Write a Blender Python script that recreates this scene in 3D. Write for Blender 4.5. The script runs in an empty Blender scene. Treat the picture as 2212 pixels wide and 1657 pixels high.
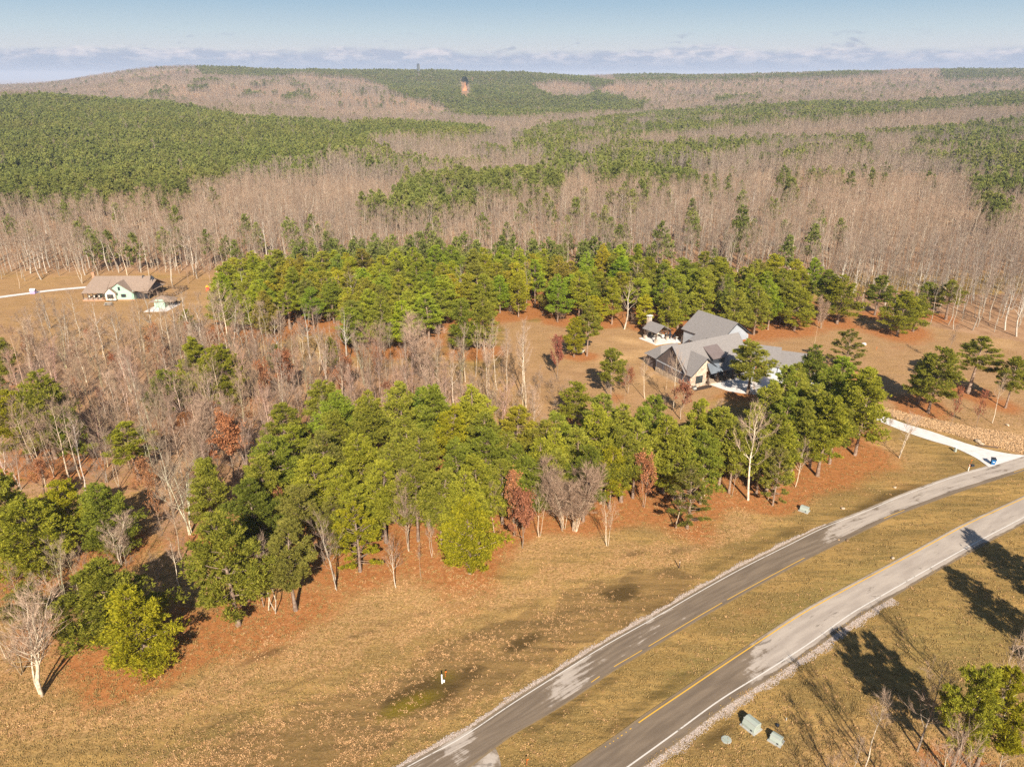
import bpy, math, random
import numpy as np
rng = np.random.default_rng(7)
random.seed(7)
SC = bpy.context.scene
# ------------------------------------------------------------------ camera, sky, sun, exposure
H = 60.0                                   # flying height of the camera
FPX = 1570.0                               # focal length in px of a 2212 px wide picture
PITCH = math.atan((828 - 160) / FPX)
CP, SP = math.cos(PITCH), math.sin(PITCH)
cam_d = bpy.data.cameras.new("camera"); cam = bpy.data.objects.new("camera", cam_d)
SC.collection.objects.link(cam)
cam.location = (0, 0, H); cam.rotation_euler = (math.pi / 2 - PITCH, 0, 0)
cam_d.sensor_fit = 'HORIZONTAL'; cam_d.sensor_width = 36.0; cam_d.lens = 36.0 * FPX / 2212.0
cam_d.clip_start = 0.5; cam_d.clip_end = 60000
SC.camera = cam
SUN_EL, SUN_AZ = math.radians(34), math.radians(7)      # behind the camera, a little to its right
sd = bpy.data.lights.new("sun", 'SUN'); so = bpy.data.objects.new("sun", sd); SC.collection.objects.link(so)
sd.energy = 5.0; sd.angle = math.radians(0.53); sd.color = (1.0, 0.90, 0.76)
so.rotation_euler = (math.pi / 2 - SUN_EL, 0, SUN_AZ); so.location = (20, -60, 140)
world = bpy.data.worlds.new("World"); SC.world = world; world.use_nodes = True
SC.view_settings.view_transform = 'Standard'; SC.view_settings.look = 'None'
SC.view_settings.gamma = 1.0; SC.view_settings.use_curve_mapping = False
SC.view_settings.exposure = 0.78
SC.render.engine = 'CYCLES'
SC.cycles.max_bounces = 5; SC.cycles.diffuse_bounces = 2; SC.cycles.transparent_max_bounces = 8
SC.cycles.volume_bounces = 1; SC.cycles.use_denoising = False


class NT:
    """small helper for node trees"""
    def __init__(s, tree): s.t = tree; s.n = tree.nodes; s.l = tree.links
    def new(s, typ, **kw):
        n = s.n.new(typ)
        for k, v in kw.items():
            if k.startswith('i_'):
                n.inputs[k[2:]].default_value = v
            else:
                setattr(n, k, v)
        return n
    def link(s, a, b): s.l.new(a, b)
    def math(s, op, a, b=None, clamp=False):
        n = s.n.new('ShaderNodeMath'); n.operation = op; n.use_clamp = clamp
        for i, v in enumerate((a, b)):
            if v is None: continue
            if isinstance(v, (int, float)): n.inputs[i].default_value = v
            else: s.l.new(v, n.inputs[i])
        return n.outputs[0]
    def mix(s, f, a, b, mode='MIX'):
        n = s.n.new('ShaderNodeMix'); n.data_type = 'RGBA'; n.blend_type = mode
        for i, v in ((0, f), (6, a), (7, b)):
            if isinstance(v, (int, float)): n.inputs[i].default_value = v
            elif isinstance(v, tuple): n.inputs[i].default_value = (v[0], v[1], v[2], 1)
            else: s.l.new(v, n.inputs[i])
        return n.outputs[2]
    def ramp(s, f, stops, interp='LINEAR'):
        n = s.n.new('ShaderNodeValToRGB'); n.color_ramp.interpolation = interp
        e = n.color_ramp.elements
        while len(e) < len(stops): e.new(0.5)
        for q, (p, c) in zip(e, stops):
            q.position = p; q.color = (c[0], c[1], c[2], 1) if isinstance(c, tuple) else (c, c, c, 1)
        s.l.new(f, n.inputs[0]); return n.outputs[0]
    def noise(s, vec, scale, detail=3, rough=0.55, dist=0.0, col=False):
        n = s.n.new('ShaderNodeTexNoise'); n.inputs['Scale'].default_value = scale
        n.inputs['Detail'].default_value = detail; n.inputs['Roughness'].default_value = rough
        n.inputs['Distortion'].default_value = dist
        if vec is not None: s.l.new(vec, n.inputs['Vector'])
        return n.outputs['Color' if col else 'Fac']
    def smooth(s, v, lo, hi):
        n = s.n.new('ShaderNodeMapRange'); n.interpolation_type = 'SMOOTHSTEP'
        s.l.new(v, n.inputs[0]); n.inputs[1].default_value = lo; n.inputs[2].default_value = hi
        return n.outputs[0]


def build_world():
    n = NT(world.node_tree); n.n.clear()
    out = n.new('ShaderNodeOutputWorld'); bg = n.new('ShaderNodeBackground')
    sky = n.new('ShaderNodeTexSky'); sky.sky_type = 'NISHITA'; sky.sun_disc = False
    sky.sun_elevation = SUN_EL; sky.sun_rotation = math.pi - SUN_AZ
    sky.air_density = 1.0; sky.dust_density = 0.6; sky.ozone_density = 2.0
    tc = n.new('ShaderNodeTexCoord'); sep = n.new('ShaderNodeSeparateXYZ'); n.link(tc.outputs['Generated'], sep.inputs[0])
    z = sep.outputs['Z']
    mp = n.new('ShaderNodeMapping'); mp.inputs['Scale'].default_value = (1, 1, 3.2); n.link(tc.outputs['Generated'], mp.inputs[0])
    v = mp.outputs[0]
    # clear air low over the horizon: pale cream rising to light blue, then the sky model
    low = n.ramp(n.math('MULTIPLY', z, 8.0), [(0.0, (5.2, 6.0, 7.6)), (0.22, (7.6, 7.9, 8.3)), (0.38, (6.4, 7.6, 8.3)), (0.62, (4.5, 6.3, 7.8)), (1.0, (2.8, 4.6, 6.9))])
    up = n.smooth(z, 0.10, 0.30)
    c = n.mix(up, low, sky.outputs[0])
    # cloud bank along the horizon and small torn clouds above it
    nb = n.noise(v, 7.0, 6, 0.62, 0.3); nf = n.noise(v, 26.0, 5, 0.6, 0.5)
    edge = n.math('ADD', n.math('MULTIPLY', nb, 0.034), n.math('MULTIPLY', nf, 0.016))
    bank = n.smooth(n.math('SUBTRACT', edge, n.math('SUBTRACT', z, 0.0005)), -0.004, 0.006)
    puff_n = n.noise(v, 20.0, 6, 0.6, 0.4)
    puff = n.math('MULTIPLY', n.smooth(puff_n, 0.60, 0.72), n.math('MULTIPLY', n.smooth(z, 0.018, 0.03), n.math('SUBTRACT', 1.0, n.smooth(z, 0.036, 0.05))))
    shade = n.smooth(n.noise(v, 40.0, 5, 0.6), 0.40, 0.66)
    ccol = n.mix(shade, (5.0, 5.6, 7.1), (9.6, 8.9, 9.2))
    ccol2 = n.mix(n.smooth(z, 0.002, 0.03), (4.9, 5.7, 7.4), ccol)
    c = n.mix(n.math('MULTIPLY', bank, 0.85), c, ccol2)
    c = n.mix(n.math('MULTIPLY', puff, 0.75), c, (4.6, 5.2, 6.6))
    n.link(c, bg.inputs[0]); bg.inputs[1].default_value = 0.052
    n.link(bg.outputs[0], out.inputs[0])
build_world()


# ------------------------------------------------------------------ picture <-> place
def at(x, y, z=0.0):
    """ground (or height z) point seen at pixel (x, y) of the 2212 x 1657 survey picture"""
    u = (x - 1106) / FPX; v = (y - 828) / FPX
    t = (H - z) / (SP + v * CP)
    return np.array([u * t, (CP - v * SP) * t])
def proj(X, Y, Z):
    d = Y * CP + (H - Z) * SP
    return 1106 + FPX * X / d, 828 - FPX * ((Z - H) * CP + Y * SP) / d
def ratio(y):
    v = (y - 828) / FPX
    return (SP + v * CP) / (CP - v * SP)
def inside(px, py, poly):
    px = np.asarray(px, float); py = np.asarray(py, float); r = np.zeros(px.shape, bool)
    n = len(poly)
    for i in range(n):
        x0, y0 = poly[i]; x1, y1 = poly[(i + 1) % n]
        if y0 == y1: continue
        c = ((y0 > py) != (y1 > py)) & (px < (x1 - x0) * (py - y0) / (y1 - y0) + x0)
        r ^= c
    return r
def vnoise(x, y, scale, seed):
    """smooth value noise on arrays, 0..1"""
    x = np.asarray(x, float) / scale; y = np.asarray(y, float) / scale
    i = np.floor(x).astype(np.int64); j = np.floor(y).astype(np.int64); fx = x - i; fy = y - j
    fx = fx * fx * (3 - 2 * fx); fy = fy * fy * (3 - 2 * fy)
    def h(a, b):
        n = (a * 374761393 + b * 668265263 + seed * 1442695041) & 0x7fffffff
        n = ((n ^ (n >> 13)) * 1274126177) & 0x7fffffff
        return ((n ^ (n >> 16)) & 0xffff) / 65535.0
    return (h(i, j) * (1 - fx) + h(i + 1, j) * fx) * (1 - fy) + (h(i, j + 1) * (1 - fx) + h(i + 1, j + 1) * fx) * fy

TA = np.array([-2.5, -0.85, -0.65, -0.41, -0.15, 0.0, 0.16, 0.35, 0.55, 0.69, 0.9, 2.5])
TD = np.array([0, 330, 430, 600, 850, 1050, 1300, 1500, 2000, 2700, 3500, 5500, 15000, 40000.])
TZ = np.array([
    #0  330  430 600 850 1050 1300 1500 2000 2700 3500 5500 15k 40k
    [0, 0, -4, 4, 14, 22, 18, 10, 14, 18, 0, -60, -120, -120],
    [0, 0, -4, 4, 14, 22, 18, 10, 10, 12, 0, -60, -120, -120],
    [0, 0, -4, 4, 14, 22, 18, 6, 6, 6, 0, -60, -120, -120],
    [0, 0, -3, 1, 8, 12, 0, -5, 36, 70, 40, -60, -120, -120],
    [0, 0, -2, 0, 1, -5, -20, -18, 14, 60, 40, -60, -120, -120],
    [0, 0, -2, -3, -6, -12, -18, -13, 8, 50, 40, -60, -120, -120],
    [0, 0, -2, -3, -5, -9, -12, -8, 8, 42, 44, -60, -120, -120],
    [0, 0, -2, -3, -5, -2, 3, -3, 14, 48, 52, -60, -120, -120],
    [0, 0, -2, -2, -3, 0, 3, 2, 24, 62, 66, -60, -120, -120],
    [0, 0, -2, -1, 3, 10, 22, 12, 28, 58, 62, -60, -120, -120],
    [0, 0, -2, 0, 4, 14, 26, 18, 30, 55, 60, -60, -120, -120],
    [0, 0, -2, 0, 4, 14, 26, 18, 30, 55, 60, -60, -120, -120]], float)
def terrain(x, y):
    x = np.asarray(x, float); y = np.asarray(y, float)
    yy = np.maximum(y, 1.0); a = np.clip(x / yy, -2.4, 2.4); d = np.clip(yy, 0, 39000)
    d = np.where(y < 200, 0, d)
    i = np.clip(np.searchsorted(TA, a, 'right') - 1, 0, len(TA) - 2); j = np.clip(np.searchsorted(TD, d, 'right') - 1, 0, len(TD) - 2)
    fa = (a - TA[i]) / (TA[i + 1] - TA[i]); fd = (d - TD[j]) / (TD[j + 1] - TD[j])
    fa = fa * fa * (3 - 2 * fa); fd = fd * fd * (3 - 2 * fd)
    z = (TZ[i, j] * (1 - fa) + TZ[i + 1, j] * fa) * (1 - fd) + (TZ[i, j + 1] * (1 - fa) + TZ[i + 1, j + 1] * fa) * fd
    g = np.clip((d - 330) / 1200, 0, 1)
    z = z + g * ((vnoise(x, y, 260, 3) - 0.5) * 12 + (vnoise(x, y, 90, 4) - 0.5) * 4)
    return z


# ------------------------------------------------------------------ mesh helpers
class MB:
    """collects faces of one mesh"""
    def __init__(s): s.v = []; s.f = []; s.m = []
    def add(s, vs, fs, mat=0):
        o = len(s.v); s.v.extend([tuple(map(float, p)) for p in vs])
        for f in fs: s.f.append(tuple(i + o for i in f)); s.m.append(mat)
        return s
    def box(s, c, size, rz=0.0, mat=0, taper=1.0):
        cx, cy, cz = c; sx, sy, sz = size[0] / 2, size[1] / 2, size[2] / 2
        co, si = math.cos(rz), math.sin(rz); vs = []
        for dz in (-1, 1):
            k = taper if dz > 0 else 1.0
            for dx, dy in ((-1, -1), (1, -1), (1, 1), (-1, 1)):
                x, y = dx * sx * k, dy * sy * k
                vs.append((cx + x * co - y * si, cy + x * si + y * co, cz + dz * sz))
        return s.add(vs, [(3, 2, 1, 0), (4, 5, 6, 7), (0, 1, 5, 4), (1, 2, 6, 5), (2, 3, 7, 6), (3, 0, 4, 7)], mat)
    def tube(s, pts, rad, n=6, mat=0, cap=True):
        P = [np.array(p, float) for p in pts]; R = rad if hasattr(rad, '__len__') else [rad] * len(P)
        vs = []; m = len(P)
        for i in range(m):
            d = P[min(i + 1, m - 1)] - P[max(i - 1, 0)]; d /= (np.linalg.norm(d) + 1e-9)
            ref = np.array([1., 0, 0]) if abs(d[2]) > 0.8 else np.array([0, 0, 1.])
            a = np.cross(d, ref); a /= np.linalg.norm(a); b = np.cross(d, a)
            for k in range(n):
                t = 2 * math.pi * k / n; vs.append(P[i] + (a * math.cos(t) + b * math.sin(t)) * R[i])
        fs = []
        for i in range(m - 1):
            for k in range(n):
                k2 = (k + 1) % n; fs.append((i * n + k, i * n + k2, (i + 1) * n + k2, (i + 1) * n + k))
        if cap: fs.append(tuple(range(n))[::-1]); fs.append(tuple((m - 1) * n + k for k in range(n)))
        return s.add(vs, fs, mat)
    def prism(s, poly, z0, z1, mat=0):
        n = len(poly); vs = [(x, y, z0) for x, y in poly] + [(x, y, z1) for x, y in poly]
        return s.add(vs, [tuple(range(n))[::-1], tuple(range(n, 2 * n))] + [(i, (i + 1) % n, n + (i + 1) % n, n + i) for i in range(n)], mat)
    def slab(s, quad, th, mat=0):
        """flat polygon given thickness th below its normal"""
        q = [np.array(p, float) for p in quad]; nrm = np.cross(q[1] - q[0], q[2] - q[0]); nrm /= np.linalg.norm(nrm)
        if nrm[2] < 0: q = q[::-1]; nrm = -nrm
        n = len(q); vs = q + [p - nrm * th for p in q]
        return s.add(vs, [tuple(range(n)), tuple(range(n, 2 * n))[::-1]] + [(i, n + i, n + (i + 1) % n, (i + 1) % n) for i in range(n)], mat)
    def mesh(s, name, mats=(), smooth=False):
        me = bpy.data.meshes.new(name); me.from_pydata(s.v, [], s.f)
        for m in mats: me.materials.append(m)
        if len(mats) > 1: me.polygons.foreach_set('material_index', s.m)
        if smooth: me.polygons.foreach_set('use_smooth', [True] * len(me.polygons))
        me.update(); return me


def mesh_np(name, V, F, mats=(), midx=None, smooth=False):
    """V (n,3), F (m,3 or 4) arrays -> mesh, fast"""
    me = bpy.data.meshes.new(name); V = np.asarray(V, np.float32); F = np.asarray(F, np.int32)
    me.vertices.add(len(V)); me.vertices.foreach_set('co', V.ravel())
    k = F.shape[1]; me.loops.add(F.size); me.loops.foreach_set('vertex_index', F.ravel())
    me.polygons.add(len(F)); me.polygons.foreach_set('loop_start', np.arange(len(F), dtype=np.int32) * k)
    me.polygons.foreach_set('loop_total', np.full(len(F), k, np.int32))
    for m in mats: me.materials.append(m)
    if midx is not None: me.polygons.foreach_set('material_index', np.asarray(midx, np.int32))
    if smooth: me.polygons.foreach_set('use_smooth', np.ones(len(F), bool))
    me.update(calc_edges=True); return me
def vattr(me, name, data):
    data = np.asarray(data, np.float32)
    if data.ndim == 1:
        a = me.attributes.new(name, 'FLOAT', 'POINT'); a.data.foreach_set('value', data)
    else:
        a = me.attributes.new(name, 'FLOAT_VECTOR', 'POINT'); a.data.foreach_set('vector', data.ravel())

COL = SC.collection.objects
def link(name, me, parent=None, loc=None, rz=None):
    o = bpy.data.objects.new(name, me); COL.link(o)
    if parent is not None: o.parent = parent
    if loc is not None: o.location = loc
    if rz is not None: o.rotation_euler = (0, 0, rz)
    return o
def tag(o, label=None, cat=None, group=None, kind=None):
    if label: o['label'] = label
    if cat: o['category'] = cat
    if group: o['group'] = group
    if kind: o['kind'] = kind
    return o
def thing(name, label, cat, loc=(0, 0, 0), rz=0.0, group=None):
    o = bpy.data.objects.new(name, None); COL.link(o); o.location = loc; o.rotation_euler = (0, 0, rz)
    o.empty_display_size = 0.2
    return tag(o, label, cat, group)
def part(name, mb, mat, parent, label=None, smooth=False):
    o = link(name, mb.mesh(name, mat if isinstance(mat, (list, tuple)) else [mat], smooth), parent)
    if label: o['label'] = label
    return o


# ------------------------------------------------------------------ materials
def mat_plain(name, col, rough=0.8, var=0.15, scale=3.0, metal=0.0, bump=0.0, bscale=20.0, stretch=None, col2=None):
    m = bpy.data.materials.new(name); m.use_nodes = True; n = NT(m.node_tree); b = n.n['Principled BSDF']
    tc = n.new('ShaderNodeTexCoord'); v = tc.outputs['Object']
    if stretch:
        mp = n.new('ShaderNodeMapping'); mp.inputs['Scale'].default_value = stretch; n.link(v, mp.inputs[0]); v = mp.outputs[0]
    f = n.noise(v, scale, 5, 0.6)
    lo = tuple(c * (1 - var) for c in col); hi = tuple(min(1, c * (1 + var)) for c in (col2 or col))
    c = n.mix(n.smooth(f, 0.3, 0.7), lo, hi)
    n.link(c, b.inputs['Base Color']); b.inputs['Roughness'].default_value = rough; b.inputs['Metallic'].default_value = metal
    b.inputs['Specular IOR Level'].default_value = 0.25
    if bump:
        bp = n.new('ShaderNodeBump'); bp.inputs['Strength'].default_value = bump; bp.inputs['Distance'].default_value = 0.05
        n.link(n.noise(v, bscale, 4, 0.6), bp.inputs['Height']); n.link(bp.outputs[0], b.inputs['Normal'])
    return m

def mat_leaf(name, dark, light, hue_rand, transl=0.25, warm=(0.17, 0.14, 0.03), warm_amt=0.0, nz=60.0):
    """needles / leaves: varies per tuft, per tree and softly from stand to stand; object colour tints one tree"""
    m = bpy.data.materials.new(name); m.use_nodes = True; n = NT(m.node_tree)
    n.n.remove(n.n['Principled BSDF']); out = n.n['Material Output']
    oi = n.new('ShaderNodeObjectInfo'); ge = n.new('ShaderNodeNewGeometry')
    c = n.mix(ge.outputs['Random Per Island'], dark, light)
    rr = n.math('ADD', n.math('MULTIPLY', oi.outputs['Random'], hue_rand), 1 - hue_rand / 2)
    c = n.mix(1.0, c, rr, 'MULTIPLY')
    if warm_amt:
        sc = n.new('ShaderNodeVectorMath'); sc.operation = 'SCALE'; sc.inputs['Scale'].default_value = 1.0 / nz
        n.link(oi.outputs['Location'], sc.inputs[0])
        w = n.smooth(n.noise(sc.outputs[0], 1.0, 4, 0.7), 0.42, 0.68)
        w2 = n.smooth(oi.outputs['Random'], 0.55, 1.0)
        c = n.mix(n.math('MULTIPLY', n.math('MULTIPLY', n.math('ADD', w, w2), 0.5), warm_amt), c, warm)
    c = n.mix(1.0, c, oi.outputs['Color'], 'MULTIPLY')
    d = n.new('ShaderNodeBsdfDiffuse'); t = n.new('ShaderNodeBsdfTranslucent'); ms = n.new('ShaderNodeMixShader')
    n.link(c, d.inputs[0]); n.link(c, t.inputs[0]); ms.inputs[0].default_value = transl
    n.link(d.outputs[0], ms.inputs[1]); n.link(t.outputs[0], ms.inputs[2]); n.link(ms.outputs[0], out.inputs[0])
    return m

M = {}
M['needle'] = mat_leaf('pine_needles', (0.195, 0.22, 0.032), (0.46, 0.45, 0.07), 0.3, 0.44, (0.29, 0.285, 0.05), 0.55)
M['needle_far'] = mat_leaf('far_pine_needles', (0.19, 0.22, 0.06), (0.28, 0.305, 0.075), 0.45, 0.3, (0.36, 0.31, 0.09), 0.6, 110.0)
M['russet'] = mat_leaf('dry_oak_leaves', (0.30, 0.13, 0.055), (0.53, 0.265, 0.125), 0.25, 0.3)
def mat_bark(name, c1, c2, var=0.5):
    m = bpy.data.materials.new(name); m.use_nodes = True; n = NT(m.node_tree); b = n.n['Principled BSDF']
    oi = n.new('ShaderNodeObjectInfo'); tc = n.new('ShaderNodeTexCoord')
    c = n.mix(n.smooth(n.noise(tc.outputs['Object'], 2.5, 4, 0.6), 0.35, 0.65), c1, c2)
    rr = n.math('ADD', n.math('MULTIPLY', oi.outputs['Random'], var), 1 - var / 2)
    c = n.mix(1.0, c, rr, 'MULTIPLY')
    sc = n.new('ShaderNodeVectorMath'); sc.operation = 'SCALE'; sc.inputs['Scale'].default_value = 1.0 / 130.0; n.link(oi.outputs['Location'], sc.inputs[0])
    st = n.noise(sc.outputs[0], 1.0, 5, 0.65)
    c = n.mix(1.0, c, n.ramp(st, [(0.32, (0.72, 0.74, 0.80)), (0.5, (1.0, 0.98, 0.96)), (0.68, (1.14, 1.04, 0.95))]), 'MULTIPLY')
    c = n.mix(1.0, c, oi.outputs['Color'], 'MULTIPLY')
    n.link(c, b.inputs['Base Color']); b.inputs['Roughness'].default_value = 0.9; b.inputs['Specular IOR Level'].default_value = 0.1
    return m
M['bark_pine'] = mat_bark('pine_bark', (0.20, 0.13, 0.09), (0.34, 0.26, 0.20), 0.3)
M['bark_pale'] = mat_bark('pale_bark', (0.30, 0.25, 0.185), (0.52, 0.46, 0.37), 0.45)
M['bark_white'] = mat_bark('white_bark', (0.42, 0.37, 0.30), (0.64, 0.58, 0.49), 0.3)
M['twig'] = mat_bark('twigs', (0.26, 0.185, 0.135), (0.41, 0.305, 0.225), 0.45)
M['twig_far'] = mat_bark('far_twigs', (0.235, 0.18, 0.14), (0.35, 0.275, 0.215), 0.4)


# ------------------------------------------------------------------ tree shapes
def skin(P0, P1, r0, r1, k=3):
    """frustums between point arrays -> verts, tri faces"""
    P0 = np.asarray(P0, float); P1 = np.asarray(P1, float); n = len(P0)
    d = P1 - P0; d /= (np.linalg.norm(d, axis=1, keepdims=True) + 1e-9)
    ref = np.where(np.abs(d[:, 2:3]) > 0.85, np.array([[1., 0, 0]]), np.array([[0, 0, 1.]]))
    a = np.cross(d, ref); a /= np.linalg.norm(a, axis=1, keepdims=True); b = np.cross(d, a)
    V = []
    for P, r in ((P0, r0), (P1, r1)):
        r = np.broadcast_to(np.asarray(r, float), (n,))[:, None]
        for q in range(k):
            t = 2 * math.pi * q / k; V.append(P + (a * math.cos(t) + b * math.sin(t)) * r)
    V = np.stack(V, 1).reshape(-1, 3); base = (np.arange(n) * 2 * k)[:, None]
    F = []
    for q in range(k):
        q2 = (q + 1) % k; F.append(base + np.array([[q, q2, k + q2]])); F.append(base + np.array([[q, k + q2, k + q]]))
    return V, np.concatenate(F, 0)
def join(parts):
    V, F, Mi, o = [], [], [], 0
    for v, f, mi in parts:
        if len(v) == 0: continue
        V.append(v); F.append(f + o); Mi.append(np.full(len(f), mi)); o += len(v)
    return np.concatenate(V), np.concatenate(F), np.concatenate(Mi)
def blades(P, D, L, W, r):
    """thin triangles from P along D"""
    side = np.cross(D, r.normal(size=D.shape)); side /= (np.linalg.norm(side, axis=1, keepdims=True) + 1e-9)
    L = np.broadcast_to(L, (len(P),))[:, None]; W = np.broadcast_to(W, (len(P),))[:, None]
    V = np.stack([P - side * W, P + side * W, P + D * L], 1).reshape(-1, 3)
    return V, np.arange(len(P) * 3).reshape(-1, 3)
def unit(v): return v / (np.linalg.norm(v, axis=-1, keepdims=True) + 1e-9)

def tuft_mesh(C, out_dir, r, per=9, size=0.34, width=0.045):
    """bottle-brush needle tufts: each tuft one island of crossing narrow leaves"""
    n = len(C); sz = size * r.uniform(0.7, 1.3, n)
    V = []; F = []
    D = unit(out_dir[:, None, :] * 0.6 + r.normal(size=(n, per, 3)) * 0.52 + np.array([0, 0, 0.62]))
    side = unit(np.cross(D, r.normal(size=D.shape)))
    L = sz[:, None, None] * r.uniform(0.7, 1.1, (n, per, 1)); W = L * (width / size)
    tip = C[:, None, :] + D * L; m1 = C[:, None, :] + D * L * 0.45 + side * W; m2 = C[:, None, :] + D * L * 0.45 - side * W
    # shared centre vertex makes the tuft one island
    V = np.concatenate([C[:, None, :], np.stack([m1, m2, tip], 2).reshape(n, per * 3, 3)], 1)
    st = 1 + per * 3; base = (np.arange(n) * st)[:, None]
    for k in range(per):
        a = base + 1 + 3 * k
        F.append(np.concatenate([base, a, a + 2], 1)); F.append(np.concatenate([base, a + 2, a + 1], 1))
    return V.reshape(-1, 3), np.concatenate(F)

def make_pine(seed, Hh=13.0, R=3.4, cb=0.2, nb=74, tufts=1500, open_=0.0, per=9, lean=0.3, tsize=0.40, twid=0.042):
    r = np.random.default_rng(seed)
    # trunk
    k = 8; zz = np.linspace(0, 1, k); ln = r.normal(size=2) * lean
    T = np.stack([ln[0] * zz**2 + 0.08 * np.sin(zz * 5 + seed), ln[1] * zz**2, zz * Hh * 0.97], 1)
    rt = 0.20 * (1 - zz) ** 0.8 + 0.02; rt[0] *= 1.3
    trunk = skin(T[:-1], T[1:], rt[:-1], rt[1:], 6)
    s = np.sort(r.uniform(0, 1, nb) ** 0.9); zb = (cb + (0.985 - cb) * s) * Hh
    az = np.arange(nb) * 2.39996 + r.normal(size=nb) * 0.45
    lobe = 1 + 0.14 * np.cos(az * 2 + r.uniform(0, 6)) + 0.12 * np.cos(az * 3 + r.uniform(0, 6))
    Lb = R * (1 - s) ** 0.62 * (0.62 + 0.38 * np.minimum(1, s / 0.3)) * lobe * r.uniform(0.66, 1.18, nb) + 0.35
    el = np.radians(-6 + 58 * s**1.3 + r.normal(size=nb) * 7)
    dh = np.stack([np.cos(az), np.sin(az), np.zeros(nb)], 1); B0 = np.stack([np.interp(zb, T[:, 2], T[:, i]) for i in range(3)], 1)
    def bp(idx, t):
        t = t[:, None]; L = Lb[idx][:, None]; e = el[idx][:, None]
        return B0[idx] + dh[idx] * L * t * np.cos(e) + np.array([[0, 0, 1.]]) * (L * t * np.sin(e) + L * 0.22 * t**2.2)
    ii = np.arange(nb); segs = []
    rb = 0.018 + 0.02 * Lb
    for t0, t1, w0, w1 in ((0, .4, 1, .7), (.4, .95, .7, .2)):
        v, f = skin(bp(ii, np.full(nb, t0)), bp(ii, np.full(nb, t1)), rb * w0, rb * w1, 3); segs.append((v, f, 0))
    w = Lb ** 1.5; idx = r.choice(nb, tufts, p=w / w.sum())
    t = 1 - r.uniform(0, 1, tufts) ** 1.4 * (0.62 - 0.25 * open_)
    C = bp(idx, t); lat = r.normal(size=(tufts, 3)) * (0.19 * Lb[idx][:, None] * (1.15 - t[:, None] * 0.45)); lat[:, 2] *= 0.42
    C = C + lat * (1 - 0.35 * open_)
    # pull towards clumps so that gaps and shade open between them
    nc = int(tufts / 20); cc = C[r.choice(tufts, nc, replace=False)]
    dd = ((C[:, None, :] - cc[None]) ** 2).sum(2); j = dd.argmin(1); C = C + (cc[j] - C) * (0.2 + 0.12 * open_)
    cdir = unit(C - np.stack([np.interp(C[:, 2] - 0.6, T[:, 2], T[:, i]) for i in range(3)], 1))
    fol = tuft_mesh(C, cdir, r, per, tsize, twid)
    return trunk, segs, fol

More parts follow.
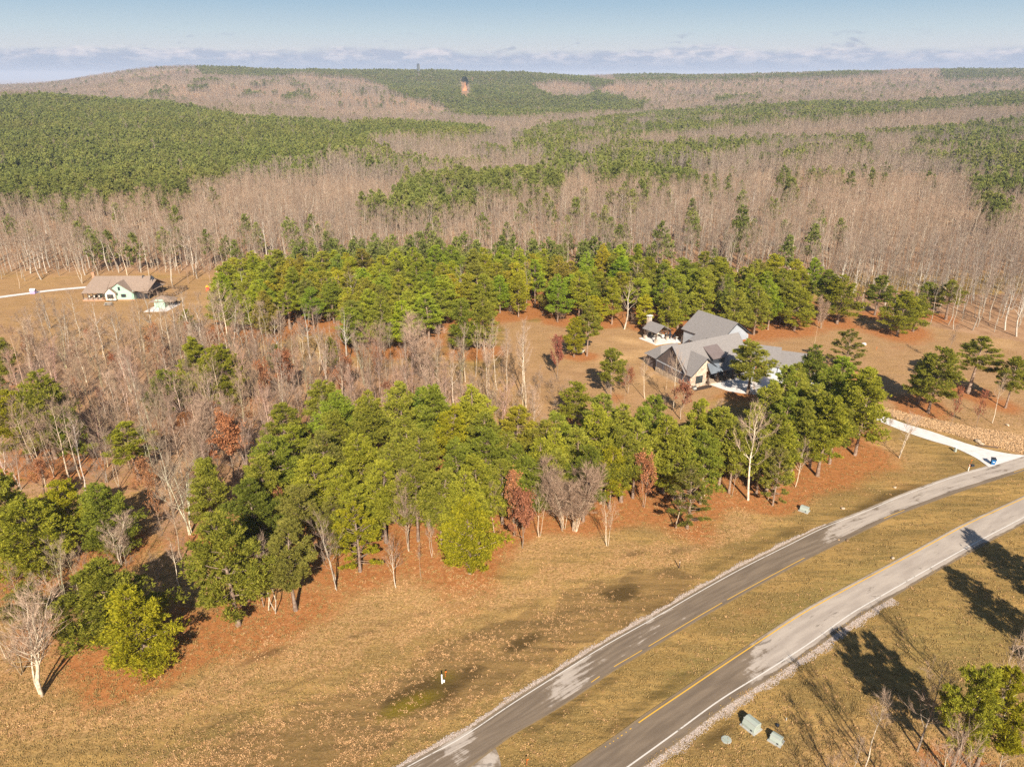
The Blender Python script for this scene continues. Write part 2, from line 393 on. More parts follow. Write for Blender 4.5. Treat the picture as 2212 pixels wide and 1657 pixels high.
def grow(seed, Hh, stems=1, spread=0.15, limbs=16, subs=5, tw=8, crown0=0.35, r0=0.13, fan=0.9, up=0.6):
    """bare broadleaf: stems, limbs, branches, twigs as arrays"""
    r = np.random.default_rng(seed); wood = []; tws = []
    LB = []
    for sI in range(stems):
        az0 = r.uniform(0, 6.28); hh = Hh * (1 if sI == 0 else r.uniform(0.7, 0.98)); k = 7; z = np.linspace(0, 1, k)
        off = spread * hh * (z ** 1.15) if stems > 1 else r.normal() * 0.04 * hh * z**1.5
        wob = np.cumsum(r.normal(size=(k, 2)) * 0.012 * hh, 0)
        T = np.stack([math.cos(az0) * off + wob[:, 0], math.sin(az0) * off + wob[:, 1], z * hh], 1); T[0] = (0.25 * math.cos(az0) * (stems > 1), 0.25 * math.sin(az0) * (stems > 1), 0)
        rt = r0 * (hh / Hh) * ((1 - z) ** 0.9 * 0.93 + 0.07) * (1.0 if stems == 1 else 0.7)
        v, f = skin(T[:-1], T[1:], rt[:-1], rt[1:], 5); wood.append((v, f, 0))
        nl = max(4, limbs // (1 if stems == 1 else 2))
        s = np.sort(r.uniform(crown0, 0.97, nl)); zb = s * hh; az = np.arange(nl) * 2.4 + r.normal(size=nl) * 0.5 + az0
        L = hh * 0.34 * fan * (1.12 - s) ** 0.7 * r.uniform(0.6, 1.2, nl) + 0.3; e = np.radians(r.uniform(30, 62, nl) * up / 0.6)
        B0 = np.stack([np.interp(zb, T[:, 2], T[:, i]) for i in range(3)], 1); rb = np.interp(zb, T[:, 2], rt) * 0.55
        dh = np.stack([np.cos(az), np.sin(az), 0 * az], 1)
        pts = [B0]; cur = B0; ee = e.copy()
        for q in range(3):
            d = dh * np.cos(ee)[:, None] + np.array([[0, 0, 1.]]) * np.sin(ee)[:, None]
            nxt = cur + unit(d + r.normal(size=d.shape) * 0.16) * (L / 3)[:, None]
            v, f = skin(cur, nxt, rb * (1 - q * 0.3), rb * (0.7 - q * 0.27), 3); wood.append((v, f, 0)); pts.append(nxt); cur = nxt; ee = ee + 0.16
        pts = np.stack(pts, 1)                                                    # nl,4,3
        # branches off limbs and off the leader
        idx = np.repeat(np.arange(nl), subs); t = r.uniform(0.25, 1.0, len(idx)) * 3; i0 = np.minimum(t.astype(int), 2); fr = (t - i0)[:, None]
        P = pts[idx, i0] * (1 - fr) + pts[idx, i0 + 1] * fr
        D = unit(pts[idx, i0 + 1] - pts[idx, i0] + r.normal(size=P.shape) * 0.36 + np.array([0, 0, 0.34]))
        Ls = (L[idx] * r.uniform(0.28, 0.55, len(idx)))[:, None]; Q = P + D * Ls
        rs = rb[idx] * 0.34 + 0.004
        v, f = skin(P, Q, rs, rs * 0.5, 3); wood.append((v, f, 1))
        LB.append((P, Q, D, Ls[:, 0])); LB.append((pts[:, 2], pts[:, 3], unit(pts[:, 3] - pts[:, 2]), L / 3))
        tp = T[-2:-1]; LB.append((np.repeat(tp, 3, 0), np.repeat(T[-1:], 3, 0), unit(r.normal(size=(3, 3)) * .3 + np.array([0, 0, 1.])), np.full(3, hh * 0.1)))
    P = np.concatenate([l[0] for l in LB]); Q = np.concatenate([l[1] for l in LB]); D = np.concatenate([l[2] for l in LB]); L = np.concatenate([l[3] for l in LB])
    idx = np.repeat(np.arange(len(P)), tw); t = r.uniform(0.15, 1.0, len(idx))[:, None]
    S = P[idx] * (1 - t) + Q[idx] * t; DD = unit(D[idx] + r.normal(size=S.shape) * 0.34 + np.array([0, 0, 0.28]))
    Lt = r.uniform(0.45, 1.5, len(idx)) * (Hh / 13) ** 0.5
    v, f = blades(S, DD, Lt, 0.0125, r)
    tip = S + DD * Lt[:, None]
    return wood, (v, f, 1), tip, DD

def leaves_on(tips, D, r, n, size):
    idx = r.choice(len(tips), n); C = tips[idx] - D[idx] * r.uniform(0, 0.6, (n, 1)) + r.normal(size=(n, 3)) * 0.14
    a = unit(r.normal(size=(n, 3))); b = unit(np.cross(a, r.normal(size=(n, 3)))); s = size * r.uniform(0.6, 1.3, (n, 1))
    V = np.stack([C - a * s, C + b * s * 0.6, C + a * s, C - b * s * 0.6], 1).reshape(-1, 3); F = np.arange(4 * n).reshape(-1, 4)
    return V, np.concatenate([F[:, :3], F[:, [0, 2, 3]]], 0)

PINES, BARES, RUSSETS = [], [], []
spec = [dict(R=3.2, cb=.16), dict(R=3.0, cb=.26), dict(R=3.5, cb=.20, nb=80), dict(R=2.7, cb=.36, open_=.5), dict(R=3.1, cb=.3, open_=.3), dict(R=3.6, cb=.12, tufts=1800), dict(R=2.4, cb=.42, open_=.8, tufts=900),
        dict(R=2.9, cb=.22), dict(R=3.3, cb=.28, lean=.6), dict(R=2.3, cb=.2)]
spec += [dict(R=4.0, cb=.07, tufts=2600, nb=100), dict(R=4.4, cb=.09, tufts=2800, nb=100), dict(R=3.4, cb=.12, open_=1., tufts=1500, tsize=.34, twid=.035)]
for i, s in enumerate(spec):
    s['tufts'] = int(s.get('tufts', 1500) * 2.1)
    tr, segs, fol = make_pine(100 + i, **s)
    v, f, mi = join([(tr[0], tr[1], 0)] + segs)
    t_me = mesh_np(f'pine_trunk', v, f, [M['bark_pine']], smooth=True)
    c_me = mesh_np(f'pine_crown', fol[0], fol[1], [M['needle']])
    PINES.append((t_me, c_me, 13.0))
bspec = [dict(Hh=13, limbs=16), dict(Hh=13, limbs=20, crown0=.45, fan=.7), dict(Hh=13, stems=3, spread=.16, limbs=18), dict(Hh=13, limbs=14, crown0=.5, fan=.8), dict(Hh=13, limbs=18, crown0=.3, fan=1.15), dict(Hh=13, stems=2, spread=.12, limbs=22, crown0=.4),
         dict(Hh=13, limbs=20, crown0=.55, fan=.55, r0=.10), dict(Hh=13, stems=4, spread=.2, limbs=22, crown0=.3), dict(Hh=13, limbs=22, crown0=.25, fan=1.0)]
bspec += [dict(Hh=9, stems=9, spread=.36, limbs=26, crown0=.22, fan=.6, r0=.09, tw=9, subs=6),      # 9 fan-shaped multi-stem
          dict(Hh=15, limbs=18, crown0=.42, fan=1.1, r0=.19, subs=7),                                # 10 big pale birch
          dict(Hh=6, limbs=14, crown0=.25, fan=.8, r0=.06, tw=6),                                    # 11 sapling
          dict(Hh=11, stems=4, spread=.26, limbs=28, crown0=.25, fan=.85, r0=.19, tw=6, subs=6)]    # 12 forked pale clump
for i, s in enumerate(bspec):
    s.setdefault('tw', 6)
    wood, tws, tips, dd = grow(300 + i, **s)
    v, f, mi = join([w for w in wood if w[2] == 0]); v2, f2, m2 = join([w for w in wood if w[2] == 1] + [tws])
    BARES.append((mesh_np('bare_trunk', v, f, [M['bark_pale']], smooth=True), mesh_np('bare_branches', v2, f2, [M['twig']]), float(s['Hh'])))
for i, s in enumerate([dict(Hh=9, limbs=20, crown0=.18, fan=1.15, r0=.12), dict(Hh=9, stems=3, spread=.2, limbs=20, crown0=.2, r0=.1), dict(Hh=7, limbs=14, crown0=.2, fan=.8, r0=.07), dict(Hh=9, limbs=20, crown0=.25, fan=1.2, r0=.12)]):
    wood, tws, tips, dd = grow(500 + i, tw=7, **s); r = np.random.default_rng(600 + i)
    v, f, mi = join(wood + [tws]); lv, lf = leaves_on(tips, dd, r, (3600, 2600, 900, 1500)[i], (.17, .16, .13, .15)[i])
    mi = mi.astype(int)
    RUSSETS.append((mesh_np('oak_branches', v, f, [M['bark_pale'], M['twig']], mi), mesh_np('oak_leaves', lv, lf, [M['russet']]), float(s['Hh'])))

# low detail trees for the far woods, each one mesh
def far_protos():
    out = {'pine': [], 'bare': [], 'mid': [], 'midb': []}
    for i in range(5):                                   # far pines: few big tufts
        tr, segs, fol = make_pine(700 + i, R=(2.6, 3.0, 2.3, 2.8, 2.5)[i], cb=.22, nb=36, tufts=95, per=6, tsize=1.05, twid=.34)
        v, f, mi = join([(tr[0], tr[1], 0), (fol[0], fol[1], 1)])
        out['pine'].append(mesh_np('far_pine', v, f, [M['bark_pine'], M['needle_far']], mi))
    for i in range(4):
        tr, segs, fol = make_pine(720 + i, R=(3.0, 3.3, 2.7, 3.1)[i], cb=(.2, .3, .36, .25)[i], nb=50, tufts=420, per=6, tsize=.66, twid=.15)
        v, f, mi = join([(tr[0], tr[1], 0), (fol[0], fol[1], 1)])
        out['mid'].append(mesh_np('mid_pine', v, f, [M['bark_pine'], M['needle_far']], mi))
    for i in range(6):
        wood, tws, tips, dd = grow(740 + i, Hh=14, limbs=9, subs=3, tw=5, crown0=.4, fan=.75, r0=.15, stems=1 + (i == 2))
        tws = (tws[0].copy(), tws[1], 1)
        tv = tws[0].reshape(-1, 3, 3); c = (tv[:, 0] + tv[:, 1]) / 2; tv[:, 0] = c + (tv[:, 0] - c) * 3.2; tv[:, 1] = c + (tv[:, 1] - c) * 3.2
        v, f, mi = join(wood + [(tv.reshape(-1, 3), tws[1], 1)])
        out['bare'].append(mesh_np('far_bare', v, f, [M['bark_pale'], M['twig_far']], mi.astype(int)))
    for i in range(6):
        wood, tws, tips, dd = grow(780 + i, Hh=14, limbs=13, subs=4, tw=6, crown0=.45, fan=(.6, .85, .7, 1.0, .5, .7)[i], r0=(.13, .15, .12, .17, .11, .13)[i], stems=1 + (i == 5))
        v, f, mi = join(wood + [tws]); out['midb'].append(mesh_np('mid_bare', v, f, [M['bark_pale'], M['twig']], mi.astype(int)))
    for i in range(3):                                   # large old trees with pale spreading limbs
        wood, tws, tips, dd = grow(820 + i, Hh=14, limbs=15, subs=5, tw=5, crown0=.38, fan=(1.1, 1.25, .95)[i], r0=(.24, .28, .2)[i], stems=1 + (i == 2), spread=.14)
        v, f, mi = join(wood + [tws]); out['midb'].append(mesh_np('old_bare', v, f, [M['bark_white'], M['twig']], mi.astype(int)))
    return out
FAR = far_protos()


def scatter(name, pts, protos, idx, rot, scl, label=None):
    """many instances as ONE object of kind stuff"""
    me = bpy.data.meshes.new(name); me.vertices.add(len(pts)); me.vertices.foreach_set('co', np.asarray(pts, np.float32).ravel())
    vattr(me, 'rot', np.asarray(rot, np.float32)); vattr(me, 'scl', np.asarray(scl, np.float32))
    a = me.attributes.new('idx', 'INT', 'POINT'); a.data.foreach_set('value', np.asarray(idx, np.int32))
    me.update()
    col = bpy.data.collections.new(name + '_shapes')
    for i, m in enumerate(protos):
        col.objects.link(bpy.data.objects.new(f'{name}_shape_{i:02d}', m))
    g = bpy.data.node_groups.new(name, 'GeometryNodeTree')
    g.interface.new_socket('Geometry', in_out='INPUT', socket_type='NodeSocketGeometry')
    g.interface.new_socket('Geometry', in_out='OUTPUT', socket_type='NodeSocketGeometry')
    N, L = g.nodes, g.links
    gi = N.new('NodeGroupInput'); go = N.new('NodeGroupOutput'); ip = N.new('GeometryNodeInstanceOnPoints')
    ci = N.new('GeometryNodeCollectionInfo'); ci.inputs['Collection'].default_value = col
    ci.inputs['Separate Children'].default_value = True; ci.inputs['Reset Children'].default_value = True
    def na(n, t):
        q = N.new('GeometryNodeInputNamedAttribute'); q.data_type = t; q.inputs['Name'].default_value = n; return q.outputs[0]
    L.new(gi.outputs[0], ip.inputs['Points']); L.new(ci.outputs[0], ip.inputs['Instance'])
    ip.inputs['Pick Instance'].default_value = True
    L.new(na('idx', 'INT'), ip.inputs['Instance Index']); L.new(na('rot', 'FLOAT_VECTOR'), ip.inputs['Rotation']); L.new(na('scl', 'FLOAT_VECTOR'), ip.inputs['Scale'])
    L.new(ip.outputs[0], go.inputs[0])
    o = link(name, me); md = o.modifiers.new('scatter', 'NODES'); md.node_group = g
    tag(o, label, None, None, 'stuff'); return o
# ------------------------------------------------------------------ where the trees stand (read off the survey picture)
TINT = {'n': (1.06, 1.02, .95), 'y': (1.42, 1.28, 0.62), 'b': (1.2, 1.15, 0.85), 'd': (0.72, 0.78, 0.8), 'o': (0.9, 0.82, 1.1), 'g': (0.88, 0.94, 0.82)}
# (base x, base y, top y, crown width px, shape, tint, label)
P_BASE = [
 (317, 1441, 1279, 155, 11, 'y', 'bright yellow-green pine with a wide low crown at the mown verge, short grey trunk showing'),
 (258, 1402, 1217, 190, 10, 'n', 'broad green pine directly behind the yellow-green pine at the verge'),
 (515, 1349, 1110, 165, 5, 'n', 'tall full green pine with a low branch reaching over the red needle litter'),
 (638, 1318, 1129, 100, 3, 'o', 'olive pine with clear grey trunk beside the bare trees at the verge'),
 (779, 1234, 1092, 104, 12, 'y', 'thin yellowish pine with see-through layered branches at the wood edge'),
 (768, 1190, 1060, 115, 7, 'b', 'light green pine rising behind the thin yellowish layered pine'),
 (1015, 1238, 1079, 122, 10, 'y', 'bright lime-green pine with foliage to the ground, on red needle litter'),
 (1003, 1195, 1020, 108, 0, 'b', 'green pine peeking up behind the lime-green pine that reaches the ground'),
 (905, 1168, 985, 105, 2, 'n', 'green pine over the fan-shaped bare clump at the wood edge'),
 (834, 1172, 1000, 90, 3, 'b', 'slender-trunked pine between the light green pine and the fan-shaped bare clump'),
 (462, 1150, 997, 90, 1, 'n', 'mid-green pine in front of the big orange oak'),
 (300, 1035, 915, 95, 6, 'b', 'ragged leaning pine with separate clumps beside the dark hollow'),
 (172, 1180, 1040, 100, 2, 'y', 'rounded yellow-green pine joined to a darker one behind the forked pale tree'),
 (248, 1192, 1050, 125, 11, 'g', 'rounded dark green pine behind the forked pale tree'),
 (88, 1242, 1082, 165, 11, 'b', 'wide pine with sunlit top and deep shade on its flank'),
 (22, 1198, 1010, 125, 5, 'n', 'wide green pine cut by the edge of the view beside the wide sunlit pine'),
 (72, 1368, 1272, 85, 4, 'o', 'small greyish pine behind the forked silver tree at the verge'),
 (120, 990, 806, 125, 0, 'n', 'big dark-topped pine of the western pine group'),
 (62, 1000, 848, 95, 2, 'y', 'yellow-green pine in front of the big dark-topped western pine'),
 (165, 1010, 880, 75, 1, 'g', 'dark pine behind the tall grey bare trees of the western group'),
 (25, 832, 734, 52, 1, 'n', 'small lone pine among bare trees below the meadow'),
 (15, 900, 815, 50, 3, 'g', 'dim green pine under the small lone pine below the meadow'),
 (370, 915, 804, 88, 4, 'g', 'round-topped pine among grey bare trees'),
 (438, 880, 734, 66, 9, 'b', 'tall pointed pine, taller of the twin pines in the bare wood'),
 (490, 885, 746, 96, 5, 'b', 'broad pine, wider of the twin pines in the bare wood'),
 (408, 722, 669, 32, 7, 'b', 'little pine at the corner of the lawn beyond the slab shed'),
 (706, 930, 820, 88, 5, 'n', 'lone round pine above the bare thicket'),
 (835, 742, 664, 46, 5, 'y', 'yellow-green pine set into the clump by the orange grass'),
 (1000, 762, 645, 70, 5, 'g', 'dark spreading pine behind the white birches'),
 (1045, 757, 640, 66, 0, 'n', 'tall pine touching the dark spreading one behind the white birches'),
 (716, 665, 590, 45, 9, 'n', 'pine with full skirt standing over the orange grass clearing'),
 (722, 802, 731, 38, 9, 'b', 'narrow young pine among bare trees below the orange clearing'),
 (601, 815, 744, 42, 4, 'n', 'narrow young pine beside a bent white trunk'),
 (1240, 771, 685, 46, 5, 'y', 'bright full pine holding the left end of the hammock'),
 (1268, 769, 653, 45, 3, 'n', 'taller thin pine at the other end of the hammock'),
 (1318, 861, 753, 56, 4, 'n', 'medium pine standing alone in the yard before the house'),
 (1238, 920, 825, 70, 2, 'b', 'rounded pine below the yard at the top of the roadside stand'),
 (1616, 849, 739, 90, 3, 'n', 'tall pine on one trunk in front of the white court'),
 (1823, 808, 714, 72, 12, 'o', 'thin olive pine alone on the grass beyond the garage'),
 (2005, 891, 752, 92, 2, 'n', 'full pine with dark lower trunk beside its long shadow'),
 (1982, 872, 765, 60, 1, 'g', 'dark pine tucked behind the full pine near the driveway'),
 (2091, 849, 730, 82, 6, 'n', 'flat-topped pine with open branches and dark trunk on the slope'),
 (2171, 881, 771, 58, 4, 'n', 'smaller pine farthest out on the open slope above the driveway'),
 (1716, 714, 623, 74, 5, 'b', 'bright pine at the front edge of the stand behind the garages'),
 (1698, 703, 612, 66, 1, 'n', 'pine behind the bright front one near the garages'),
 (1808, 699, 595, 74, 0, 'b', 'tall pine beside the vase-shaped bare tree'),
 (1780, 688, 586, 60, 1, 'g', 'dark pine at the back beside the vase-shaped bare tree'),
 (1938, 726, 628, 72, 5, 'b', 'pine with long low branch before the dark shadow on the litter'),
 (1972, 716, 640, 56, 0, 'n', 'pine close behind the one with the long low branch'),
 (1889, 681, 598, 52, 3, 'g', 'soft grey-green pine in the shade at the back of the gap'),
 (2042, 690, 608, 58, 6, 'n', 'high-crowned pine over the thin white trunks'),
 (1995, 680, 612, 46, 1, 'g', 'dark pine between the long-branched and the high-crowned ones'),
 (1848, 983, 802, 104, 2, 'b', 'sunlit pine on a tall bare trunk at the bend of the driveway'),
 (1826, 966, 830, 76, 3, 'n', 'pine behind the sunlit tall-trunked one at the driveway bend'),
 (1766, 1028, 862, 96, 1, 'b', 'nearest pine of the dense group below the court, dark trunk'),
 (1791, 1001, 872, 70, 3, 'n', 'short-trunked pine beside the nearest of the group below the court'),
 (1748, 1010, 850, 80, 0, 'n', 'pine in the heart of the dense group below the court'),
 (1655, 1063, 905, 88, 3, 'n', 'pine on a straight grey trunk beyond the big white birch'),
 (1552, 1052, 905, 78, 1, 'n', 'pine with leaning trunk behind the white-stemmed bare tree'),
 (1433, 1064, 905, 104, 0, 'b', 'large pine behind the russet tree at the roadside stand'),
 (1342, 1083, 928, 92, 3, 'n', 'straight pine on red litter with its shadow trailing'),
 (1298, 1087, 950, 84, 4, 'b', 'pine between the bare fan clump and the straight pine'),
 (1316, 1098, 965, 62, 1, 'y', 'small bright pine with low side branch near the triple white saplings'),
 (1260, 1125, 965, 92, 2, 'g', 'pine behind the wide bare fan clump'),
 (1485, 1141, 1012, 96, 12, 'o', 'thin greyish pine beside the bowed bare tree'),
 (2052, 1676, 1441, 108, 4, 'b', 'near pine at the corner with crown top towards the road'),
 (2104, 1668, 1452, 112, 3, 'y', 'second near pine at the corner, lower and brighter'),
]
# (top x, top y, crown width px, shape, tint, height)
P_TOP = [(605, 872, 80, 3, 'n', 12), (592, 947, 112, 2, 'g', 12), (678, 985, 105, 4, 'b', 12), (715, 893, 80, 1, 'n', 12), (790, 862, 90, 0, 'n', 13), (865, 832, 92, 2, 'n', 13),
 (930, 838, 85, 1, 'g', 13), (1020, 838, 90, 0, 'b', 13), (965, 880, 80, 8, 'y', 12), (880, 900, 85, 7, 'n', 13), (1045, 925, 95, 2, 'g', 12), (770, 935, 90, 5, 'b', 12), (845, 955, 95, 0, 'n', 12),
 (740, 1010, 95, 5, 'b', 11), (905, 925, 85, 1, 'n', 12), (985, 950, 90, 2, 'g', 12), (1032, 985, 92, 7, 'b', 12), (1100, 935, 80, 0, 'n', 11), (1085, 1000, 80, 1, 'n', 10), (1165, 945, 85, 5, 'b', 12),
 (1118, 965, 78, 2, 'g', 11), (945, 1010, 90, 8, 'n', 12), (815, 1010, 85, 2, 'n', 11), (560, 985, 100, 5, 'n', 12), (535, 1040, 120, 10, 'd', 11), (640, 1050, 90, 4, 'o', 11), (720, 1075, 80, 12, 'o', 9),
 (1195, 925, 80, 0, 'b', 12), (1150, 990, 80, 1, 'g', 10), (1290, 878, 82, 2, 'b', 13), (1345, 874, 88, 0, 'n', 13), (1255, 925, 85, 7, 'n', 12), (1378, 925, 85, 8, 'n', 12), (1210, 975, 80, 1, 'n', 10),
 (1398, 885, 80, 1, 'g', 12), (1472, 925, 85, 0, 'n', 12), (1512, 868, 76, 2, 'b', 13), (1562, 880, 80, 3, 'n', 13), (1530, 935, 80, 1, 'g', 12), (1595, 915, 76, 4, 'n', 12), (1640, 890, 80, 0, 'b', 12),
 (1696, 795, 85, 3, 'g', 14), (1771, 833, 88, 2, 'n', 13), (1761, 746, 74, 0, 'd', 14), (1735, 868, 85, 1, 'n', 13), (1700, 858, 80, 7, 'g', 13), (1668, 830, 76, 4, 'n', 13), (1720, 800, 80, 8, 'n', 13),
 (1655, 930, 78, 2, 'n', 11), (1695, 915, 78, 0, 'b', 12), (1690, 965, 60, 12, 'o', 10), (1800, 800, 76, 1, 'g', 12),
 (540, 545, 60, 0, 'b', 12), (590, 541, 62, 2, 'n', 12), (640, 531, 62, 1, 'g', 12), (690, 545, 56, 3, 'n', 12), (770, 511, 58, 0, 'n', 12), (810, 506, 56, 2, 'b', 12), (850, 509, 55, 1, 'n', 12), (900, 501, 56, 7, 'n', 12),
 (940, 516, 52, 0, 'b', 12), (985, 513, 55, 2, 'n', 12), (1030, 521, 54, 1, 'b', 12), (1070, 526, 52, 8, 'n', 12), (1110, 531, 54, 0, 'b', 12), (1155, 521, 55, 2, 'n', 13), (1210, 531, 55, 1, 'n', 12), (1258, 521, 60, 0, 'b', 13),
 (1300, 521, 60, 2, 'b', 13), (1332, 548, 50, 9, 'n', 12), (1380, 566, 56, 3, 'n', 12), (1430, 571, 52, 7, 'd', 11), (1486, 563, 60, 1, 'g', 13), (1530, 582, 50, 0, 'n', 12), (1566, 569, 62, 2, 'b', 13), (1636, 566, 60, 0, 'n', 13),
 (462, 622, 46, 2, 'n', 11), (525, 610, 55, 1, 'n', 11), (500, 560, 46, 3, 'n', 11), (1590, 626, 62, 2, 'n', 12), (1642, 622, 60, 0, 'n', 12), (1450, 622, 52, 5, 'b', 12), (1395, 636, 40, 9, 'y', 9), (1288, 640, 44, 9, 'y', 8)]
# bare trees: (base x, base y, top y, shape, tint, sideways stretch, label)
BT = {'w': (1.5, 1.48, 1.44), 'n': (1.1, 1, .92), 'p': (1.32, 1.2, 1.1), 'd': (0.75, 0.7, 0.7), 'r': (1.05, 0.85, 0.78)}
B_BASE = [
 (85, 1502, 1290, 12, 'w', 1.1, 'forked silver-barked bare tree with four stems at the verge corner'),
 (157, 1414, 1325, 5, 'p', 1.2, 'short forked white stem beside the broad green pine'),
 (260, 1219, 1110, 12, 'w', 1.2, 'forked pale bare tree in front of the rounded dark green pine'),
 (425, 1015, 865, 9, 'p', 1.0, 'fan-spreading bare tree beside the big orange oak'),
 (258, 1056, 955, 5, 'p', 1.1, 'pair of pale stems beside the dark hollow'),
 (175, 1036, 880, 0, 'p', 1.2, 'tall grey bare tree before the western pines'),
 (150, 1036, 872, 4, 'p', 1.2, 'twin-looking grey bare tree just beside the tall grey one'),
 (387, 1265, 1160, 3, 'w', 1.0, 'leaning white bare trunk on the orange litter slope'),
 (345, 1292, 1205, 4, 'n', 1.3, 'dark-twigged small bare tree in shade behind the broad green pine'),
 (598, 1325, 1165, 5, 'w', 1.0, 'tall white bare tree with dead lower branches at the verge'),
 (580, 1318, 1180, 1, 'p', 0.9, 'thin bare tree beside the tall white one with dead lower branches'),
 (728, 1272, 1125, 2, 'w', 1.1, 'bushy white-stemmed bare tree between the olive and the yellowish pines'),
 (855, 1269, 1165, 8, 'w', 1.0, 'small bare tree standing forward on the tan litter'),
 (910, 1248, 1178, 6, 'w', 0.5, 'thin bare pole with its thin shadow'),
 (934, 1204, 1118, 5, 'w', 0.7, 'small bare tree by the lime-green pine'),
 (883, 1188, 1020, 7, 'p', 0.9, 'clump of bare stems spreading like a fan at the wood edge'),
 (1068, 1156, 1050, 1, 'p', 0.9, 'narrow bare tree between the lime-green pine and the orange-leaved oak'),
 (1165, 1158, 1040, 2, 'p', 0.8, 'white-footed bare stems behind the brown-leaved oak'),
 (1218, 1145, 1000, 9, 'p', 1.0, 'left half of the wide bare fan clump'),
 (1242, 1145, 990, 9, 'p', 1.05, 'right half of the wide bare fan clump, taller'),
 (1312, 1178, 1075, 2, 'w', 0.8, 'triple white saplings with long thin shadows'),
 (1460, 1140, 1060, 3, 'p', 1.6, 'bowed bare tree bent over towards the russet tree'),
 (1523, 1075, 962, 5, 'w', 1.0, 'white-stemmed bare tree leaning at the stand edge'),
 (1581, 1070, 990, 8, 'p', 0.8, 'thin bare tree between two pine trunks'),
 (1616, 1080, 892, 10, 'w', 1.15, 'big white birch towering over the stand edge'),
 (1658, 1081, 985, 6, 'w', 0.7, 'thin white pole beyond the big birch'),
 (1718, 1051, 955, 8, 'w', 1.0, 'small pale bare tree at the edge of the needle litter'),
 (1911, 959, 890, 6, 'p', 0.7, 'slim bare tree just below the driveway'),
 (1941, 988, 895, 2, 'w', 1.1, 'white multi-stem bare tree on the lawn by the driveway'),
 (2143, 914, 815, 1, 'w', 0.8, 'leaning white bare tree on the slope'),
 (2047, 793, 705, 6, 'd', 0.8, 'dark slim bare tree with brushy top on the slope'),
 (1773, 709, 640, 9, 'p', 0.75, 'vase-shaped bare tree at the edge of the far pines'),
 (1758, 746, 665, 6, 'p', 0.5, 'single thin bare pole on the orange litter'),
 (1393, 861, 772, 1, 'w', 0.9, 'white bare tree between the yard pine and the house'),
 (1438, 866, 775, 6, 'p', 0.6, 'straight bare trunk before the porch screens'),
 (1455, 880, 765, 10, 'w', 0.75, 'white forked bare tree before the stone gable'),
 (1351, 881, 790, 6, 'r', 0.7, 'thin bare tree at the foot of the yard'),
 (1055, 862, 720, 3, 'w', 0.8, 'nearest white birch of the clump in the clearing'),
 (1061, 862, 735, 6, 'w', 0.7, 'birch grown beside the nearest of the white clump'),
 (1074, 843, 700, 1, 'w', 0.7, 'tall straight white birch in the middle of the clump'),
 (1094, 846, 715, 6, 'w', 0.8, 'white birch nearest the yard in the clump'),
 (1005, 825, 705, 0, 'w', 0.8, 'white birch in front of the dark spreading pine'),
 (1028, 814, 700, 3, 'w', 0.8, 'white birch between the dark pine and the clump'),
 (973, 824, 745, 6, 'w', 0.7, 'lone thin white birch west of the clump'),
 (925, 835, 690, 9, 'p', 1.0, 'spreading grey bare tree with white stems in the clearing'),
 (1136, 880, 715, 3, 'w', 0.9, 'white birch standing forward in the yard'),
 (1127, 850, 700, 1, 'w', 0.8, 'white birch behind the forward one in the yard'),
 (1167, 850, 790, 6, 'p', 0.6, 'thin bare tree with dark brush behind in the yard'),
 (496, 745, 620, 10, 'w', 1.1, 'tall white bare tree with arching limbs before the pines'),
 (608, 760, 660, 3, 'w', 1.1, 'flat-topped white bare tree leaning among pines'),
 (655, 765, 690, 8, 'w', 0.9, 'bare tree beside the leaning flat-topped one'),
 (180, 612, 500, 5, 'w', 1.0, 'forked white trunk between the driveway and the wood'),
 (322, 595, 500, 0, 'w', 1.0, 'white trunk behind the chimney end of the green house'),
 (372, 620, 520, 2, 'w', 0.9, 'cluster of white stems behind the fenced yard'),
 (407, 613, 545, 8, 'r', 0.8, 'reddish bare tree beyond the fence'),
 (455, 622, 545, 8, 'r', 1.0, 'reddish bushy bare tree by the toys'),
 (275, 595, 515, 1, 'w', 1.0, 'straight white trunk behind the green house roof'),
 (42, 623, 545, 6, 'p', 0.8, 'thin trunk on the meadow by the driveway'),
 (2138, 1577, 1345, 5, 'w', 0.95, 'twin white birch stems behind the corner pines'),
 (1981, 1622, 1455, 8, 'd', 1.1, 'grey bare tree crossed by the corner pine shadow'),
 (2036, 1668, 1580, 11, 'w', 1.1, 'white sapling under the corner pines'),
 (1866, 1664, 1500, 6, 'w', 0.9, 'pale slim birch at the bottom verge'),
 (1842, 1668, 1600, 11, 'w', 0.9, 'short pale sapling beside the slim birch at the bottom'),
 (1790, 1760, 1640, 8, 'p', 0.9, 'bare tree below the utility boxes'),
 (2150, 1690, 1570, 11, 'w', 1.0, 'low white brush under the brighter corner pine'),
]
